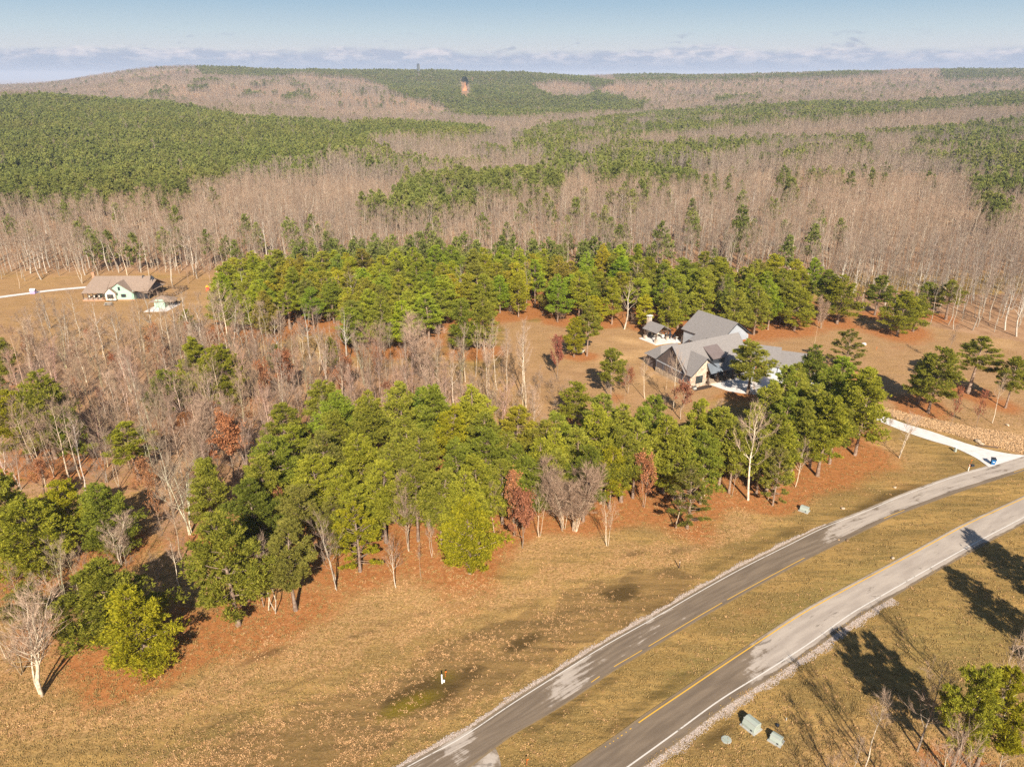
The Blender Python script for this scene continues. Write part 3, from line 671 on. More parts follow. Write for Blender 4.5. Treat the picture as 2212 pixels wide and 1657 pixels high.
R_BASE = [
 (505, 1030, 912, 90, 0, (1.1, 1, 1), 'big round orange-leaved oak in the mixed wood'),
 (352, 1152, 1035, 60, 2, (1.0, 1, 1), 'sparse russet sapling on the orange litter'),
 (320, 1085, 1000, 75, 3, (1.0, 1, 1), 'low spreading russet tree above the sparse sapling'),
 (602, 1150, 1062, 50, 1, (1.1, 1, 1), 'small orange oak squeezed between dark and light pines'),
 (570, 1310, 1215, 60, 3, (1.15, 1, .9), 'orange-leaved shrub behind the tall white bare tree'),
 (1112, 1158, 1030, 55, 1, (1.15, 1.05, 1), 'tall orange-leaved oak at the stand edge'),
 (1128, 1183, 1072, 80, 0, (.78, .68, .8), 'brown-leaved oak in front of the tall orange one'),
 (1391, 1095, 985, 62, 1, (1.1, 1, 1), 'russet tree on two thin stems before the large pine'),
 (1203, 815, 735, 42, 0, (.8, .62, .9), 'purplish-red oak beside the bright hammock pine'),
 (2051, 924, 845, 34, 2, (.9, .7, .8), 'thin reddish sapling below the full pine'),
 (2108, 926, 850, 40, 2, (.9, .68, .8), 'reddish sapling farther along the slope'),
 (1470, 905, 830, 70, 3, (.8, .62, .75), 'dull red bushy oak below the stone gable'),
 (1356, 850, 800, 45, 3, (.95, .75, .8), 'faded russet tree in the yard'),
 (745, 862, 775, 55, 1, (.95, .85, .85), 'russet-topped tree over bare stems above the lone round pine'),
 (622, 860, 768, 66, 0, (.85, .72, .75), 'large brown-leaved oak in the thicket'),
 (575, 870, 782, 45, 1, (1., .9, .9), 'orange oak next to the large brown-leaved one'),
 (170, 870, 818, 40, 3, (1, .9, .9), 'low russet oak behind the big dark-topped pine'),
 (100, 1075, 1000, 60, 3, (.9, .8, .8), 'dim russet oak between the western and the sunlit wide pine'),
 (15, 870, 820, 40, 3, (1, .9, .9), 'russet oak at the western edge'),
 (655, 730, 690, 36, 3, (1, .9, .9), 'small russet oak beneath the flat-topped white tree'),
]
# stands: polygons of trunk feet
NORTH = [(480, 720), (505, 640), (620, 602), (780, 587), (1000, 582), (1110, 600), (1300, 590), (1400, 628), (1560, 640), (1640, 640), (1760, 655), (1700, 690), (1660, 712), (1560, 720), (1475, 715), (1380, 716), (1250, 705), (1090, 690), (960, 700), (930, 745), (860, 765), (765, 760), (745, 700), (690, 700), (660, 745), (560, 735)]
CENTRE = [(590, 1085), (700, 975), (860, 950), (1010, 960), (1060, 1000), (1200, 1020), (1300, 985), (1420, 985), (1560, 1000), (1560, 1035), (1440, 1045), (1330, 1072), (1235, 1095), (1120, 1105), (1060, 1130), (960, 1165), (850, 1150), (790, 1165), (700, 1175), (620, 1180)]
EAST = [(1630, 1000), (1665, 930), (1700, 890), (1800, 890), (1855, 930), (1800, 985), (1740, 1000), (1690, 1040), (1630, 1030)]
CLUMP_W = [(0, 1090), (60, 1030), (0, 960)]
WOOD_SW = [(0, 800), (130, 752), (200, 765), (300, 758), (390, 730), (480, 728), (620, 770), (740, 790), (900, 800), (960, 838), (1030, 880), (1090, 930), (1190, 960), (1120, 990), (1000, 955), (900, 935), (760, 945), (700, 960), (640, 1010), (560, 1090), (470, 1060), (430, 1180), (400, 1250), (330, 1130), (330, 1050), (270, 1060), (120, 1075), (0, 1060)]
WOOD_SW2 = [(0, 1500), (20, 1330), (150, 1300), (210, 1270), (260, 1240), (320, 1260), (210, 1330), (130, 1380), (60, 1450)]
YARD_B = [(1080, 790), (1180, 830), (1360, 880), (1470, 900), (1560, 930), (1640, 900), (1600, 965), (1480, 950), (1330, 950), (1180, 940), (1090, 900)]
CLEAR = [[(1085, 694), (1700, 722), (2212, 745), (2212, 1100), (1500, 1020), (1200, 800), (1080, 760)], [(680, 668), (760, 672), (745, 720), (690, 720)], [(0, 605), (150, 612), (330, 588), (470, 612), (440, 700), (250, 720), (0, 780)]]

def fill(poly, gap, n_try, r, avoid, y_lo=None):
    P = np.array([at(x, y) for x, y in poly]); lo, hi = P.min(0), P.max(0); out = []; av = [tuple(a) for a in avoid]
    for c in r.uniform(lo, hi, (n_try, 2)):
        if not inside(c[0], c[1], P): continue
        q = av + out
        if q and (((np.array(q) - c) ** 2).sum(1) < gap * gap).any(): continue
        out.append((float(c[0]), float(c[1])))
    return out

TREES = []      # dicts: kind, x, y, h, w(half width m), shape, tint, label
def height_from(by_xy, ty):
    return H - by_xy[1] * ratio(ty)
R_OF = [s.get('R', 3) for s in spec]
for bx, by, ty, w, sh, ti, lb in P_BASE:
    p = at(bx, by); d = p[1] * CP + H * SP
    TREES.append(dict(k='pine', x=p[0], y=p[1], h=height_from(p, ty), w=w / 2 * (d - 4) / FPX, s=sh, t=TINT[ti], l=lb))
for tx, ty, w, sh, ti, h in P_TOP:
    p = at(tx, ty, h); d = p[1] * CP + (H - h * .6) * SP
    TREES.append(dict(k='pine', x=p[0], y=p[1], h=h, w=w / 2 * d / FPX, s=sh, t=tuple(c * (1.2 if ty < 860 or tx > 1150 else 1.0) for c in TINT[ti]), l=None))
for bx, by, ty, sh, ti, st, lb in B_BASE:
    p = at(bx, by); TREES.append(dict(k='bare', x=p[0], y=p[1], h=height_from(p, ty), w=st, s=sh, t=BT[ti], l=lb))
for bx, by, ty, w, sh, ti, lb in R_BASE:
    p = at(bx, by); d = p[1] * CP + H * SP
    TREES.append(dict(k='oak', x=p[0], y=p[1], h=height_from(p, ty), w=w / 2 * (d - 4) / FPX, s=sh, t=ti, l=lb))
# trees standing just outside the frame whose shadows reach into it
for x, y, h, sh in ((60.5, 58.7, 13, 2), (67.6, 68.3, 13, 0), (74, 64, 12, 1)):
    TREES.append(dict(k='pine', x=x, y=y, h=h, w=3.2, s=sh, t=TINT['n'], l=None, off=True))
for x, y, h, sh in ((30.5, 38.5, 12, 1), (35, 40.5, 13, 8), (39, 37, 11, 0)):
    TREES.append(dict(k='bare', x=x, y=y, h=h, w=1.0, s=sh, t=BT['p'], l=None, off=True))

rs = np.random.default_rng(21)
def used(): return [(t['x'], t['y']) for t in TREES]
def add_fill(poly, gap, n, kind, hr, shapes, tints, zone, wr=None, big=True, extra=None):
    for x, y in fill(poly, gap, n, rs, used()):
        if kind == 'bare' and False: continue
        h = rs.uniform(*hr); t = tints[rs.integers(len(tints))]
        if zone in ('north', 'east') and kind == 'pine': t = tuple(c * q for c, q in zip(t, (1.18, 1.22, 1.05)))
        t = tuple(c * rs.uniform(.88, 1.12) for c in t)
        TREES.append(dict(k=kind, x=x, y=y, h=h, w=(rs.uniform(*wr) if wr else 1.0), s=int(shapes[rs.integers(len(shapes))]), t=t, l=None, z=zone))
TN = [TINT[c] for c in 'nnbbgnno']
add_fill(NORTH, 4.8, 2600, 'pine', (10, 13.5), [0, 1, 2, 3, 4, 5, 7, 8, 9, 6], TN, 'north', (2.6, 3.6))
add_fill(CENTRE, 5.2, 1200, 'pine', (9.5, 12.5), [0, 1, 2, 3, 5, 7, 8], TN, 'centre', (2.8, 3.8))
add_fill(EAST, 5.0, 500, 'pine', (11, 13.5), [0, 1, 2, 3, 7], TN, 'east', (2.8, 3.6))
BN = [BT[c] for c in 'nnppwrn']
add_fill(WOOD_SW, 9.0, 700, 'oak', (4, 8), [1, 2, 3, 3], [(1, .85, .85), (1, 1, 1), (.85, .75, .8)], 'mixed', (1.5, 2.6))
add_fill(WOOD_SW, 3.1, 4200, 'bare', (8.5, 13.5), [0, 1, 2, 3, 4, 5, 6, 7, 8, 6, 1], BN, 'mixed', (.7, 1.1))
add_fill(WOOD_SW2, 3.4, 300, 'bare', (6, 10), [0, 2, 4, 5, 8], BN, 'corner', (.8, 1.2))
add_fill(YARD_B, 6.5, 300, 'bare', (5, 9), [0, 2, 6, 8, 11], BN, 'yard', (.7, 1.1))
add_fill([(60, 700), (170, 715), (200, 760), (90, 775)], 7.0, 100, 'bare', (8, 12), [1, 6, 3], BN, 'meadow', (.6, .9))
add_fill([(600, 735), (900, 760), (900, 800), (640, 800)], 5.0, 120, 'bare', (7, 11), [0, 2, 6, 8], BN, 'mixed', (.7, 1.))
add_fill(NORTH, 11.0, 10, 'bare', (7, 10), [6, 1, 3], BN, 'north', (.6, .9))
# bare stems poking through the pine belt
for x, y in fill(NORTH, 0.1, 60, np.random.default_rng(5), [])[:16]:
    TREES.append(dict(k='bare', x=x + .9, y=y - .6, h=rs.uniform(9, 12), w=.6, s=int(rs.choice([6, 1, 3])), t=BT['p'], l=None, z='north'))
# front rows of the hardwood forest behind the houses
add_fill([(0, 585), (170, 572), (330, 568), (470, 585), (490, 612), (330, 592), (170, 598), (0, 612)], 4.2, 400, 'bare', (9.5, 13), [0, 1, 3, 4, 5, 6, 8], [BT['p'], BT['n'], BT['n']], 'behind', (.7, 1.0))
add_fill([(1780, 640), (1960, 640), (2212, 690), (2212, 735), (2130, 722), (2060, 712), (1990, 702), (1860, 672)], 3.5, 1000, 'bare', (9.5, 13), [0, 1, 3, 4, 5, 6, 8], [BT['n'], BT['n'], BT['d']], 'behindeast', (.7, 1.0))

for k, cap in (('pine', 300), ('bare', 300)):
    q = [t for t in TREES if t['k'] == k]
    if len(q) > cap:                                         # the ones that show smallest join the far woods
        auto = sorted([t for t in q if not t['l'] and not t.get('off')], key=lambda t: -t['y'])
        for t in auto[:len(q) - cap]: t['far'] = True

# ------------------------------------------------------------------ ground
def build_ground():
    def axis(fine_lo, fine_hi, step, lo, hi, g):
        a = list(np.arange(fine_lo, fine_hi + 1e-6, step)); s = step
        while a[-1] < hi: s *= g; a.append(a[-1] + s)
        s = step; b = [fine_lo]
        while b[-1] > lo: s *= g; b.append(b[-1] - s)
        return np.array(b[:0:-1] + a)
    xs = axis(-130, 130, 0.7, -16000, 16000, 1.045); ys = axis(36, 235, 0.7, -400, 30000, 1.04)
    X, Y = np.meshgrid(xs, ys); x = X.ravel(); y = Y.ravel(); z = terrain(x, y)
    nx, ny = len(xs), len(ys)
    i = np.arange(nx * ny).reshape(ny, nx); F = np.stack([i[:-1, :-1], i[:-1, 1:], i[1:, 1:], i[1:, :-1]], -1).reshape(-1, 4)
    ok = y > 20; px = np.full(x.shape, -9999.); py = np.full(x.shape, 3000.); a, b = proj(x[ok], y[ok], z[ok]); px[ok] = a; py[ok] = b
    lit = np.zeros(len(x)); near = (np.abs(x) < 160) & (y > 30) & (y < 300)
    gx, gy = x[near], y[near]; acc = np.zeros(len(gx)); accb = np.zeros(len(gx))
    for t in TREES:
        if t['y'] > 290: continue
        m = (np.abs(gx - t['x']) < 11) & (np.abs(gy - t['y']) < 11)
        d2 = (gx[m] - t['x']) ** 2 + (gy[m] - t['y']) ** 2
        if t['k'] == 'pine': acc[m] += 0.95 * np.exp(-d2 / (2 * (1.05 * t['w']) ** 2))
        else: accb[m] += (0.55 if t['k'] == 'bare' else .7) * np.exp(-d2 / (2 * 3.2 ** 2))
    lit[near] = acc; leaf = np.zeros(len(x)); leaf[near] = accb
    wob = (vnoise(x, y, 7, 11) - .5) * .5 + (vnoise(x, y, 2.2, 12) - .5) * .35
    lit = np.clip((lit + wob - .28) / .5, 0, 1); leaf = np.clip(leaf + wob * .6, 0, 1)
    forest = np.clip((y - 225) / 15, 0, 1)
    for cl in CLEAR: forest[inside(px, py, cl)] = 0
    forest = np.maximum(forest, inside(px + wob * 30, py + wob * 16, WOOD_SW) * .9); forest = np.maximum(forest, inside(px + wob * 30, py + wob * 12, [(1760, 630), (2600, 640), (2600, 790), (2212, 738), (2060, 714), (1860, 676)]) * .95)
    # verge strip of blown leaves along the wood, damp hollows, moss
    edge = [(0, 1560), (180, 1480), (420, 1400), (620, 1350), (760, 1300), (900, 1270), (1080, 1240), (1250, 1210), (1450, 1170), (1560, 1110), (1700, 1060), (1700, 1100), (1560, 1180), (1500, 1260), (1300, 1400), (1100, 1500), (900, 1600), (700, 1657), (560, 1657), (700, 1560), (900, 1450), (640, 1500), (300, 1600), (0, 1657)]
    lf = inside(px + wob * 60, py + wob * 40, edge) * 1.0
    leaf = np.maximum(leaf, lf * .35)
    peach = [(330, 1500), (500, 1420), (640, 1370), (780, 1290), (900, 1262), (1100, 1235), (1300, 1195), (1480, 1150), (1600, 1090), (1640, 1110), (1500, 1210), (1330, 1240), (1180, 1290), (1000, 1345), (760, 1425), (560, 1480), (380, 1540), (120, 1600), (0, 1590), (0, 1540), (200, 1500)]
    dotty = [(300, 1700), (640, 1520), (880, 1440), (1120, 1330), (1330, 1262), (1480, 1215), (1530, 1250), (1400, 1330), (1240, 1410), (1080, 1500), (960, 1560), (800, 1657), (760, 1700)]
    jx, jy = px + (wob + (vnoise(x, y, 3, 5) - .5)) * 60, py + (wob + (vnoise(x, y, 4, 6) - .5)) * 40
    leaf = np.maximum(leaf, inside(jx, jy, peach) * .95); dot = inside(jx, jy, dotty) * 1.0; leaf = np.maximum(leaf, dot * .5)
    yard = [(1085, 690), (1300, 695), (1700, 690), (2300, 690), (2300, 930), (2212, 985), (2050, 935), (1900, 880), (1760, 800), (1560, 860), (1480, 950), (1300, 960), (1180, 930), (1080, 800)]
    leaf = np.maximum(leaf, inside(px + wob * 40, py + wob * 20, yard) * .85); forest = np.maximum(forest, inside(px + wob * 50, py + wob * 30, yard) * (.45 + .5 * np.clip(wob, -.5, .5))); mead = inside(px, py + wob * 20, [(-100, 600), (470, 600), (470, 760), (-100, 820)]); leaf = np.maximum(leaf, mead * .85); forest = np.maximum(forest, mead * (.3 + .6 * np.clip(wob, -.5, .5)))
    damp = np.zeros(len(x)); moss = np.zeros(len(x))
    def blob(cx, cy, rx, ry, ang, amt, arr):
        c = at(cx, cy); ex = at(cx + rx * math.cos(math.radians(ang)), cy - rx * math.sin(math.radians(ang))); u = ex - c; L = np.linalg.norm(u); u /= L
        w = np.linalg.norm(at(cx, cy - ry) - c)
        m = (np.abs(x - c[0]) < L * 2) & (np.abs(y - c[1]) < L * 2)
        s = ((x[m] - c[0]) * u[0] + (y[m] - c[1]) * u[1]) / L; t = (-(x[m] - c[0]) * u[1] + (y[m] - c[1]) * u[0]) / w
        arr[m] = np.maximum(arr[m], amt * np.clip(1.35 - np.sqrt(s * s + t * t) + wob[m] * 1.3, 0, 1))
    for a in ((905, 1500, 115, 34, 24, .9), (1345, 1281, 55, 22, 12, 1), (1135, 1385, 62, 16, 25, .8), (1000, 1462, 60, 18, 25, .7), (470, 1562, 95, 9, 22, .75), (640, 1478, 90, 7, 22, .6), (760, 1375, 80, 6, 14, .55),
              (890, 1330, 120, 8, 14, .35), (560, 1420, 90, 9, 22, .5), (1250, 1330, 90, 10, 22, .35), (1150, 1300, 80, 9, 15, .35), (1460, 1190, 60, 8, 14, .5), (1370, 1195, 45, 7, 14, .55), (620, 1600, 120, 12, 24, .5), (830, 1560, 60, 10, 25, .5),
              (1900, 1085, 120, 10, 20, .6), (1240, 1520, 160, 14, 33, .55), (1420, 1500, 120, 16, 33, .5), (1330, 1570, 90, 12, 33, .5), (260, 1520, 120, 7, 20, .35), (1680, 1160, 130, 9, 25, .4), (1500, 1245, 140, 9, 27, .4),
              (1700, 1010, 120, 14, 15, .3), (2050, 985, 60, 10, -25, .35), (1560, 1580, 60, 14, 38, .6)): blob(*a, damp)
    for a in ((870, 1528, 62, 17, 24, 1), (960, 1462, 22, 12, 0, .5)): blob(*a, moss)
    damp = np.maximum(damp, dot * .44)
    clay = np.zeros(len(x))
    for a in ((1352, 735, 38, 8, -12, .9), (1350, 772, 60, 10, 8, .9), (1390, 762, 30, 8, 0, .7), (2190, 945, 60, 16, 20, .8), (1425, 742, 40, 8, 10, .6), (1300, 745, 50, 8, 0, .3), (1400, 815, 40, 6, 35, .7), (430, 655, 40, 6, 0, .4),
              (2150, 745, 50, 8, 15, .5), (1800, 800, 110, 10, -10, .4), (1900, 960, 40, 6, -20, .5)): blob(*a, clay)
    green = np.zeros(len(x))
    for a in ((345, 645, 25, 8, 0, 1), (1500, 870, 60, 12, 0, .4), (1800, 1290, 200, 30, 28, .35), (1500, 1450, 120, 26, 33, .35), (2060, 1390, 120, 60, 30, .3)): blob(*a, green)
    me = mesh_np('ground', np.stack([x, y, z], 1), F, [ground_mat()], smooth=True)
    vattr(me, 'mask', np.stack([lit, leaf, damp], 1)); vattr(me, 'mask2', np.stack([green, clay, forest], 1)); vattr(me, 'moss', moss)
    o = link('ground', me); tag(o, kind='structure'); return damp.reshape(ny, nx), xs, ys

def ground_mat():
    m = bpy.data.materials.new('ground'); m.use_nodes = True; n = NT(m.node_tree); b = n.n['Principled BSDF']
    tc = n.new('ShaderNodeTexCoord'); v = tc.outputs['Object']
    def at_(name, typ=None):
        a = n.new('ShaderNodeAttribute'); a.attribute_name = name; return a
    s1 = n.new('ShaderNodeSeparateXYZ'); n.link(at_('mask').outputs['Vector'], s1.inputs[0])
    s2 = n.new('ShaderNodeSeparateXYZ'); n.link(at_('mask2').outputs['Vector'], s2.inputs[0])
    moss = at_('moss').outputs['Fac']
    # growth runs along the contour: noise stretched at 35 degrees
    mp = n.new('ShaderNodeMapping'); mp.inputs['Rotation'].default_value = (0, 0, math.radians(-36)); mp.inputs['Scale'].default_value = (0.16, 1.0, 1.0); n.link(v, mp.inputs[0]); vs = mp.outputs[0]
    big = n.noise(vs, 0.16, 5, 0.65); mid = n.noise(vs, 0.9, 4, 0.65); fine = n.noise(v, 3.2, 3, 0.7); grit = n.noise(v, 9.0, 3, 0.7)
    f2 = n.noise(v, 1.3, 4, 0.7, 0.4)
    g = n.mix(n.smooth(big, 0.35, 0.65), (0.25, 0.158, 0.052), (0.43, 0.265, 0.09))
    g = n.mix(n.math('MULTIPLY', n.smooth(mid, 0.42, 0.62), 0.75), g, (0.165, 0.115, 0.04))
    g = n.mix(n.math('MULTIPLY', n.smooth(fine, 0.45, 0.75), 0.5), g, (0.46, 0.32, 0.13))
    g = n.mix(n.math('MULTIPLY', n.smooth(f2, 0.5, 0.72), 0.35), g, (0.17, 0.12, 0.04))
    g = n.mix(n.math('MULTIPLY', s2.outputs[0], 0.6), g, (0.17, 0.19, 0.05))
    # blown leaves
    lcol = n.mix(n.smooth(fine, 0.35, 0.65), (0.28, 0.15, 0.06), (0.60, 0.36, 0.17))
    lam = n.math('MULTIPLY', s1.outputs[1], n.smooth(n.math('ADD', n.math('MULTIPLY', f2, 0.6), n.math('MULTIPLY', grit, 0.4)), 0.34, 0.56))
    c = n.mix(n.math('MULTIPLY', lam, 0.85), g, lcol)
    # forest floor
    ff = n.mix(n.smooth(n.noise(v, 0.22, 4, 0.7), 0.3, 0.7), (0.26, 0.145, 0.078), (0.43, 0.265, 0.15))
    ff = n.mix(n.math('MULTIPLY', n.smooth(fine, 0.4, 0.7), 0.5), ff, (0.50, 0.28, 0.16))
    c = n.mix(s2.outputs[2], c, ff)
    # red pine straw
    st = n.mix(n.smooth(f2, 0.3, 0.7), (0.28, 0.095, 0.03), (0.44, 0.175, 0.06))
    st = n.mix(n.math('MULTIPLY', n.smooth(grit, 0.5, 0.75), 0.5), st, (0.56, 0.28, 0.11))
    c = n.mix(n.math('MULTIPLY', s1.outputs[0], 0.85), c, st)
    # bare clay
    cl = n.mix(n.smooth(f2, 0.3, 0.7), (0.50, 0.30, 0.13), (0.68, 0.44, 0.22)); c = n.mix(n.math('MULTIPLY', s2.outputs[1], 0.75), c, cl)
    # damp soil and moss
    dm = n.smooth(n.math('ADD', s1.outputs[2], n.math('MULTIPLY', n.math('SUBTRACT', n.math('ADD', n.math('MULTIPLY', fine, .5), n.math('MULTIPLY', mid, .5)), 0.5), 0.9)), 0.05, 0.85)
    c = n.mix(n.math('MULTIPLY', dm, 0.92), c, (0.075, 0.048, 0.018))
    c = n.mix(n.math('MULTIPLY', moss, 0.7), c, (0.20, 0.15, 0.012))
    # speckle
    c = n.mix(1.0, c, n.ramp(grit, [(0.25, 0.62), (0.5, 1.0), (0.75, 1.32)]), 'MULTIPLY')
    n.link(c, b.inputs['Base Color']); b.inputs['Roughness'].default_value = 0.95; b.inputs['Specular IOR Level'].default_value = 0.05
    bp = n.new('ShaderNodeBump'); bp.inputs['Strength'].default_value = 0.55; bp.inputs['Distance'].default_value = 0.12
    n.link(n.math('ADD', fine, n.math('MULTIPLY', f2, 1.2)), bp.inputs['Height']); n.link(bp.outputs[0], b.inputs['Normal'])
    return m
DAMP, DXS, DYS = build_ground()

# ------------------------------------------------------------------ roads
def crv(pts, n=160, ext=(0, 0)):
    """smooth curve through picture points laid on the ground, resampled by length"""
    P = np.array([at(x, y) for x, y in pts])
    if ext[0]: P = np.vstack([P[0] + (P[0] - P[1]) / np.linalg.norm(P[0] - P[1]) * ext[0], P])
    if ext[1]: P = np.vstack([P, P[-1] + (P[-1] - P[-2]) / np.linalg.norm(P[-1] - P[-2]) * ext[1]])
    out = []
    Q = np.vstack([2 * P[0] - P[1], P, 2 * P[-1] - P[-2]])
    for i in range(1, len(Q) - 2):
        for t in np.linspace(0, 1, 12, endpoint=False):
            a, b_, c, d = Q[i - 1], Q[i], Q[i + 1], Q[i + 2]
            out.append(.5 * ((2 * b_) + (-a + c) * t + (2 * a - 5 * b_ + 4 * c - d) * t * t + (-a + 3 * b_ - 3 * c + d) * t ** 3))
    out.append(Q[-2]); out = np.array(out)
    for _ in range(6): out[1:-1] = (out[:-2] + 2 * out[1:-1] + out[2:]) / 4
    s = np.r_[0, np.cumsum(np.linalg.norm(np.diff(out, axis=0), axis=1))]; q = np.linspace(0, s[-1], n)
    return np.stack([np.interp(q, s, out[:, 0]), np.interp(q, s, out[:, 1])], 1)
def offset(C, d):
    t = np.gradient(C, axis=0); t /= np.linalg.norm(t, axis=1, keepdims=True)
    return C + np.stack([-t[:, 1], t[:, 0]], 1) * (d if np.isscalar(d) else np.asarray(d)[:, None])
def strip(name, L, R, z, mat, m=8, kind='structure', parent=None, thick=0.0, dry=None):
    n = len(L); u = np.linspace(0, 1, m + 1)
    V = L[:, None, :] * (1 - u[None, :, None]) + R[:, None, :] * u[None, :, None]
    S = np.r_[0, np.cumsum(np.linalg.norm(np.diff((L + R) / 2, axis=0), axis=1))]
    xyz = np.concatenate([V, np.full((n, m + 1, 1), z)], 2).reshape(-1, 3); i = np.arange(n * (m + 1)).reshape(n, m + 1)
    F = np.stack([i[:-1, :-1], i[:-1, 1:], i[1:, 1:], i[1:, :-1]], -1).reshape(-1, 4)[:, ::-1]
    me = mesh_np(name, xyz, F, [mat]); W = np.linalg.norm(L - R, axis=1)[:, None] * u[None, :]
    vattr(me, 'st', np.stack([np.repeat(S, m + 1), W.ravel(), np.tile(u, n)], 1))
    if dry is not None:
        px, py = proj(xyz[:, 0], xyz[:, 1], xyz[:, 2]); vattr(me, 'dry', dry(px, py, np.tile(u, n)))
    if me.polygons[0].normal.z < 0: me.flip_normals()
    o = link(name, me, parent)
    if kind: o['kind'] = kind
    return o

def asphalt_mat():
    m = bpy.data.materials.new('asphalt'); m.use_nodes = True; n = NT(m.node_tree); b = n.n['Principled BSDF']
    a = n.new('ShaderNodeAttribute'); a.attribute_name = 'st'; sp = n.new('ShaderNodeSeparateXYZ'); n.link(a.outputs['Vector'], sp.inputs[0])
    dr = n.new('ShaderNodeAttribute'); dr.attribute_name = 'dry'; tc = n.new('ShaderNodeTexCoord'); v = tc.outputs['Object']
    mp = n.new('ShaderNodeMapping'); mp.inputs['Scale'].default_value = (0.22, 1.1, 0); n.link(a.outputs['Vector'], mp.inputs[0]); sv = mp.outputs[0]
    track = n.noise(sv, 1.0, 4, 0.5, 0.2); blot = n.noise(v, 0.55, 6, 0.7, 0.3); fine = n.noise(v, 7, 4, 0.7); mid = n.noise(v, 1.6, 5, 0.7)
    dry = n.math('ADD', dr.outputs['Fac'], n.math('ADD', n.math('MULTIPLY', n.math('SUBTRACT', track, 0.5), 0.9), n.math('MULTIPLY', n.math('SUBTRACT', blot, 0.5), 0.9)))
    k = n.smooth(dry, 0.42, 0.62)
    wet = n.mix(n.smooth(track, 0.3, 0.7), (0.16, 0.12, 0.085), (0.225, 0.17, 0.12))
    pale = n.mix(n.smooth(track, 0.3, 0.7), (0.37, 0.31, 0.26), (0.47, 0.40, 0.335))
    c = n.mix(k, wet, pale)
    # patched cracks, darker stains
    cr = n.noise(sv, 1.3, 6, 0.72, 0.6); c = n.mix(n.math('MULTIPLY', n.smooth(cr, 0.60, 0.66), n.math('ADD', n.math('MULTIPLY', k, .5), .12)), c, (0.12, 0.095, 0.075))
    c = n.mix(1.0, c, n.ramp(fine, [(0.3, 0.92), (0.7, 1.07)]), 'MULTIPLY')
    # sandy, overgrown edges
    e = n.math('ABSOLUTE', n.math('SUBTRACT', sp.outputs[2], 0.5)); en = n.math('ADD', e, n.math('MULTIPLY', n.math('SUBTRACT', mid, 0.5), 0.12))
    c = n.mix(n.math('MULTIPLY', n.smooth(en, 0.43, 0.5), 0.7), c, (0.26, 0.18, 0.09))
    n.link(c, b.inputs['Base Color']); b.inputs['Roughness'].default_value = 0.85; b.inputs['Specular IOR Level'].default_value = 0.25
    return m
def paint_mat(name, col, worn=0.45):
    m = bpy.data.materials.new(name); m.use_nodes = True; n = NT(m.node_tree); b = n.n['Principled BSDF']
    tc = n.new('ShaderNodeTexCoord'); v = tc.outputs['Object']; w = n.noise(v, 1.1, 6, 0.75)
    c = n.mix(n.smooth(w, worn - 0.08 + 0.12, worn + 0.2), col, (0.17, 0.13, 0.09)); n.link(c, b.inputs['Base Color']); b.inputs['Roughness'].default_value = 0.7
    return m
M['asphalt'] = asphalt_mat(); M['white_paint'] = paint_mat('white_road_paint', (0.66, 0.61, 0.55), 0.50); M['yellow_paint'] = paint_mat('yellow_road_paint', (0.70, 0.40, 0.045), 0.54)
M['gravel_bed'] = mat_plain('gravel_bed', (0.40, 0.31, 0.24), 0.95, 0.4, 6.0)

W1 = [(880, 1656), (1000, 1591), (1106, 1520), (1231, 1441), (1316, 1389), (1406, 1339), (1506, 1281), (1606, 1226), (1706, 1176), (1781, 1139), (1866, 1106), (1956, 1068), (2056, 1032), (2134, 1009), (2212, 986)]
E1 = [(960, 1690), (1068, 1609), (1108, 1580), (1168, 1546), (1228, 1509), (1280, 1474), (1328, 1441), (1388, 1406), (1521, 1326), (1606, 1278), (1659, 1249), (1739, 1206), (1830, 1161), (1909, 1122), (1954, 1103), (2060, 1064), (2130, 1041), (2212, 1014)]
Y2 = [(1306, 1614), (1346, 1586), (1386, 1556), (1466, 1502), (1546, 1448), (1606, 1408), (1729, 1328), (1809, 1283), (1884, 1243), (1959, 1203), (2036, 1161), (2084, 1135), (2146, 1106), (2212, 1076)]
W2 = [(1356, 1656), (1456, 1584), (1556, 1511), (1656, 1449), (1756, 1384), (1834, 1328), (1909, 1284), (2019, 1221), (2126, 1162), (2212, 1117)]
w1 = crv(W1, 260, (25, 60)); e1_ = crv(E1, 260, (14, 60)); y2 = crv(Y2, 260, (22, 60)); w2 = crv(W2, 260, (16, 60))
def dry1(px, py, u):
    d = np.full(px.shape, 0.08)
    d += .62 * np.clip(1 - np.abs(px - 1235) / 95, 0, 1) * (np.abs(u - .5) < .42); d += .35 * np.clip(1 - np.abs(px - 1400) / 120, 0, 1) * (u < .75)
    d += .6 * np.clip((px - 1730) / 90, 0, 1) * (u < .85) - .25 * (u > .8); d += .3 * (px < 1010) * (u < .5); d += .5 * np.clip(1 - np.abs(px - 1000) / 60, 0, 1)
    return d
def dry2(px, py, u): return np.clip((px - 1560) / 130, 0, 1) * .85 * (0.35 + .65 * (u < .86)) + .02
road1 = strip('road', offset(w1, .45), offset(e1_, -.35), .05, M['asphalt'], 14, dry=dry1)
road2 = strip('road', offset(y2, .40), offset(w2, -.95), .05, M['asphalt'], 14, dry=dry2)
jp = [at(*p) for p in ((940, 1668), (1010, 1634), (1066, 1606), (1078, 1632), (1084, 1662), (1105, 1700), (1150, 1730), (1260, 1690), (1330, 1660), (1500, 1700), (1400, 2000), (900, 2000), (700, 1900))]
mb = MB(); mb.add([(p[0], p[1], .045) for p in jp], [tuple(range(len(jp)))]); jm = mb.mesh('road_junction', [M['asphalt']])
vattr(jm, 'st', np.stack([np.array([p[0] for p in jp]), np.array([p[1] for p in jp]), np.full(len(jp), .5)], 1)); vattr(jm, 'dry', np.full(len(jp), .45))
if jm.polygons[0].normal.z < 0: jm.flip_normals()
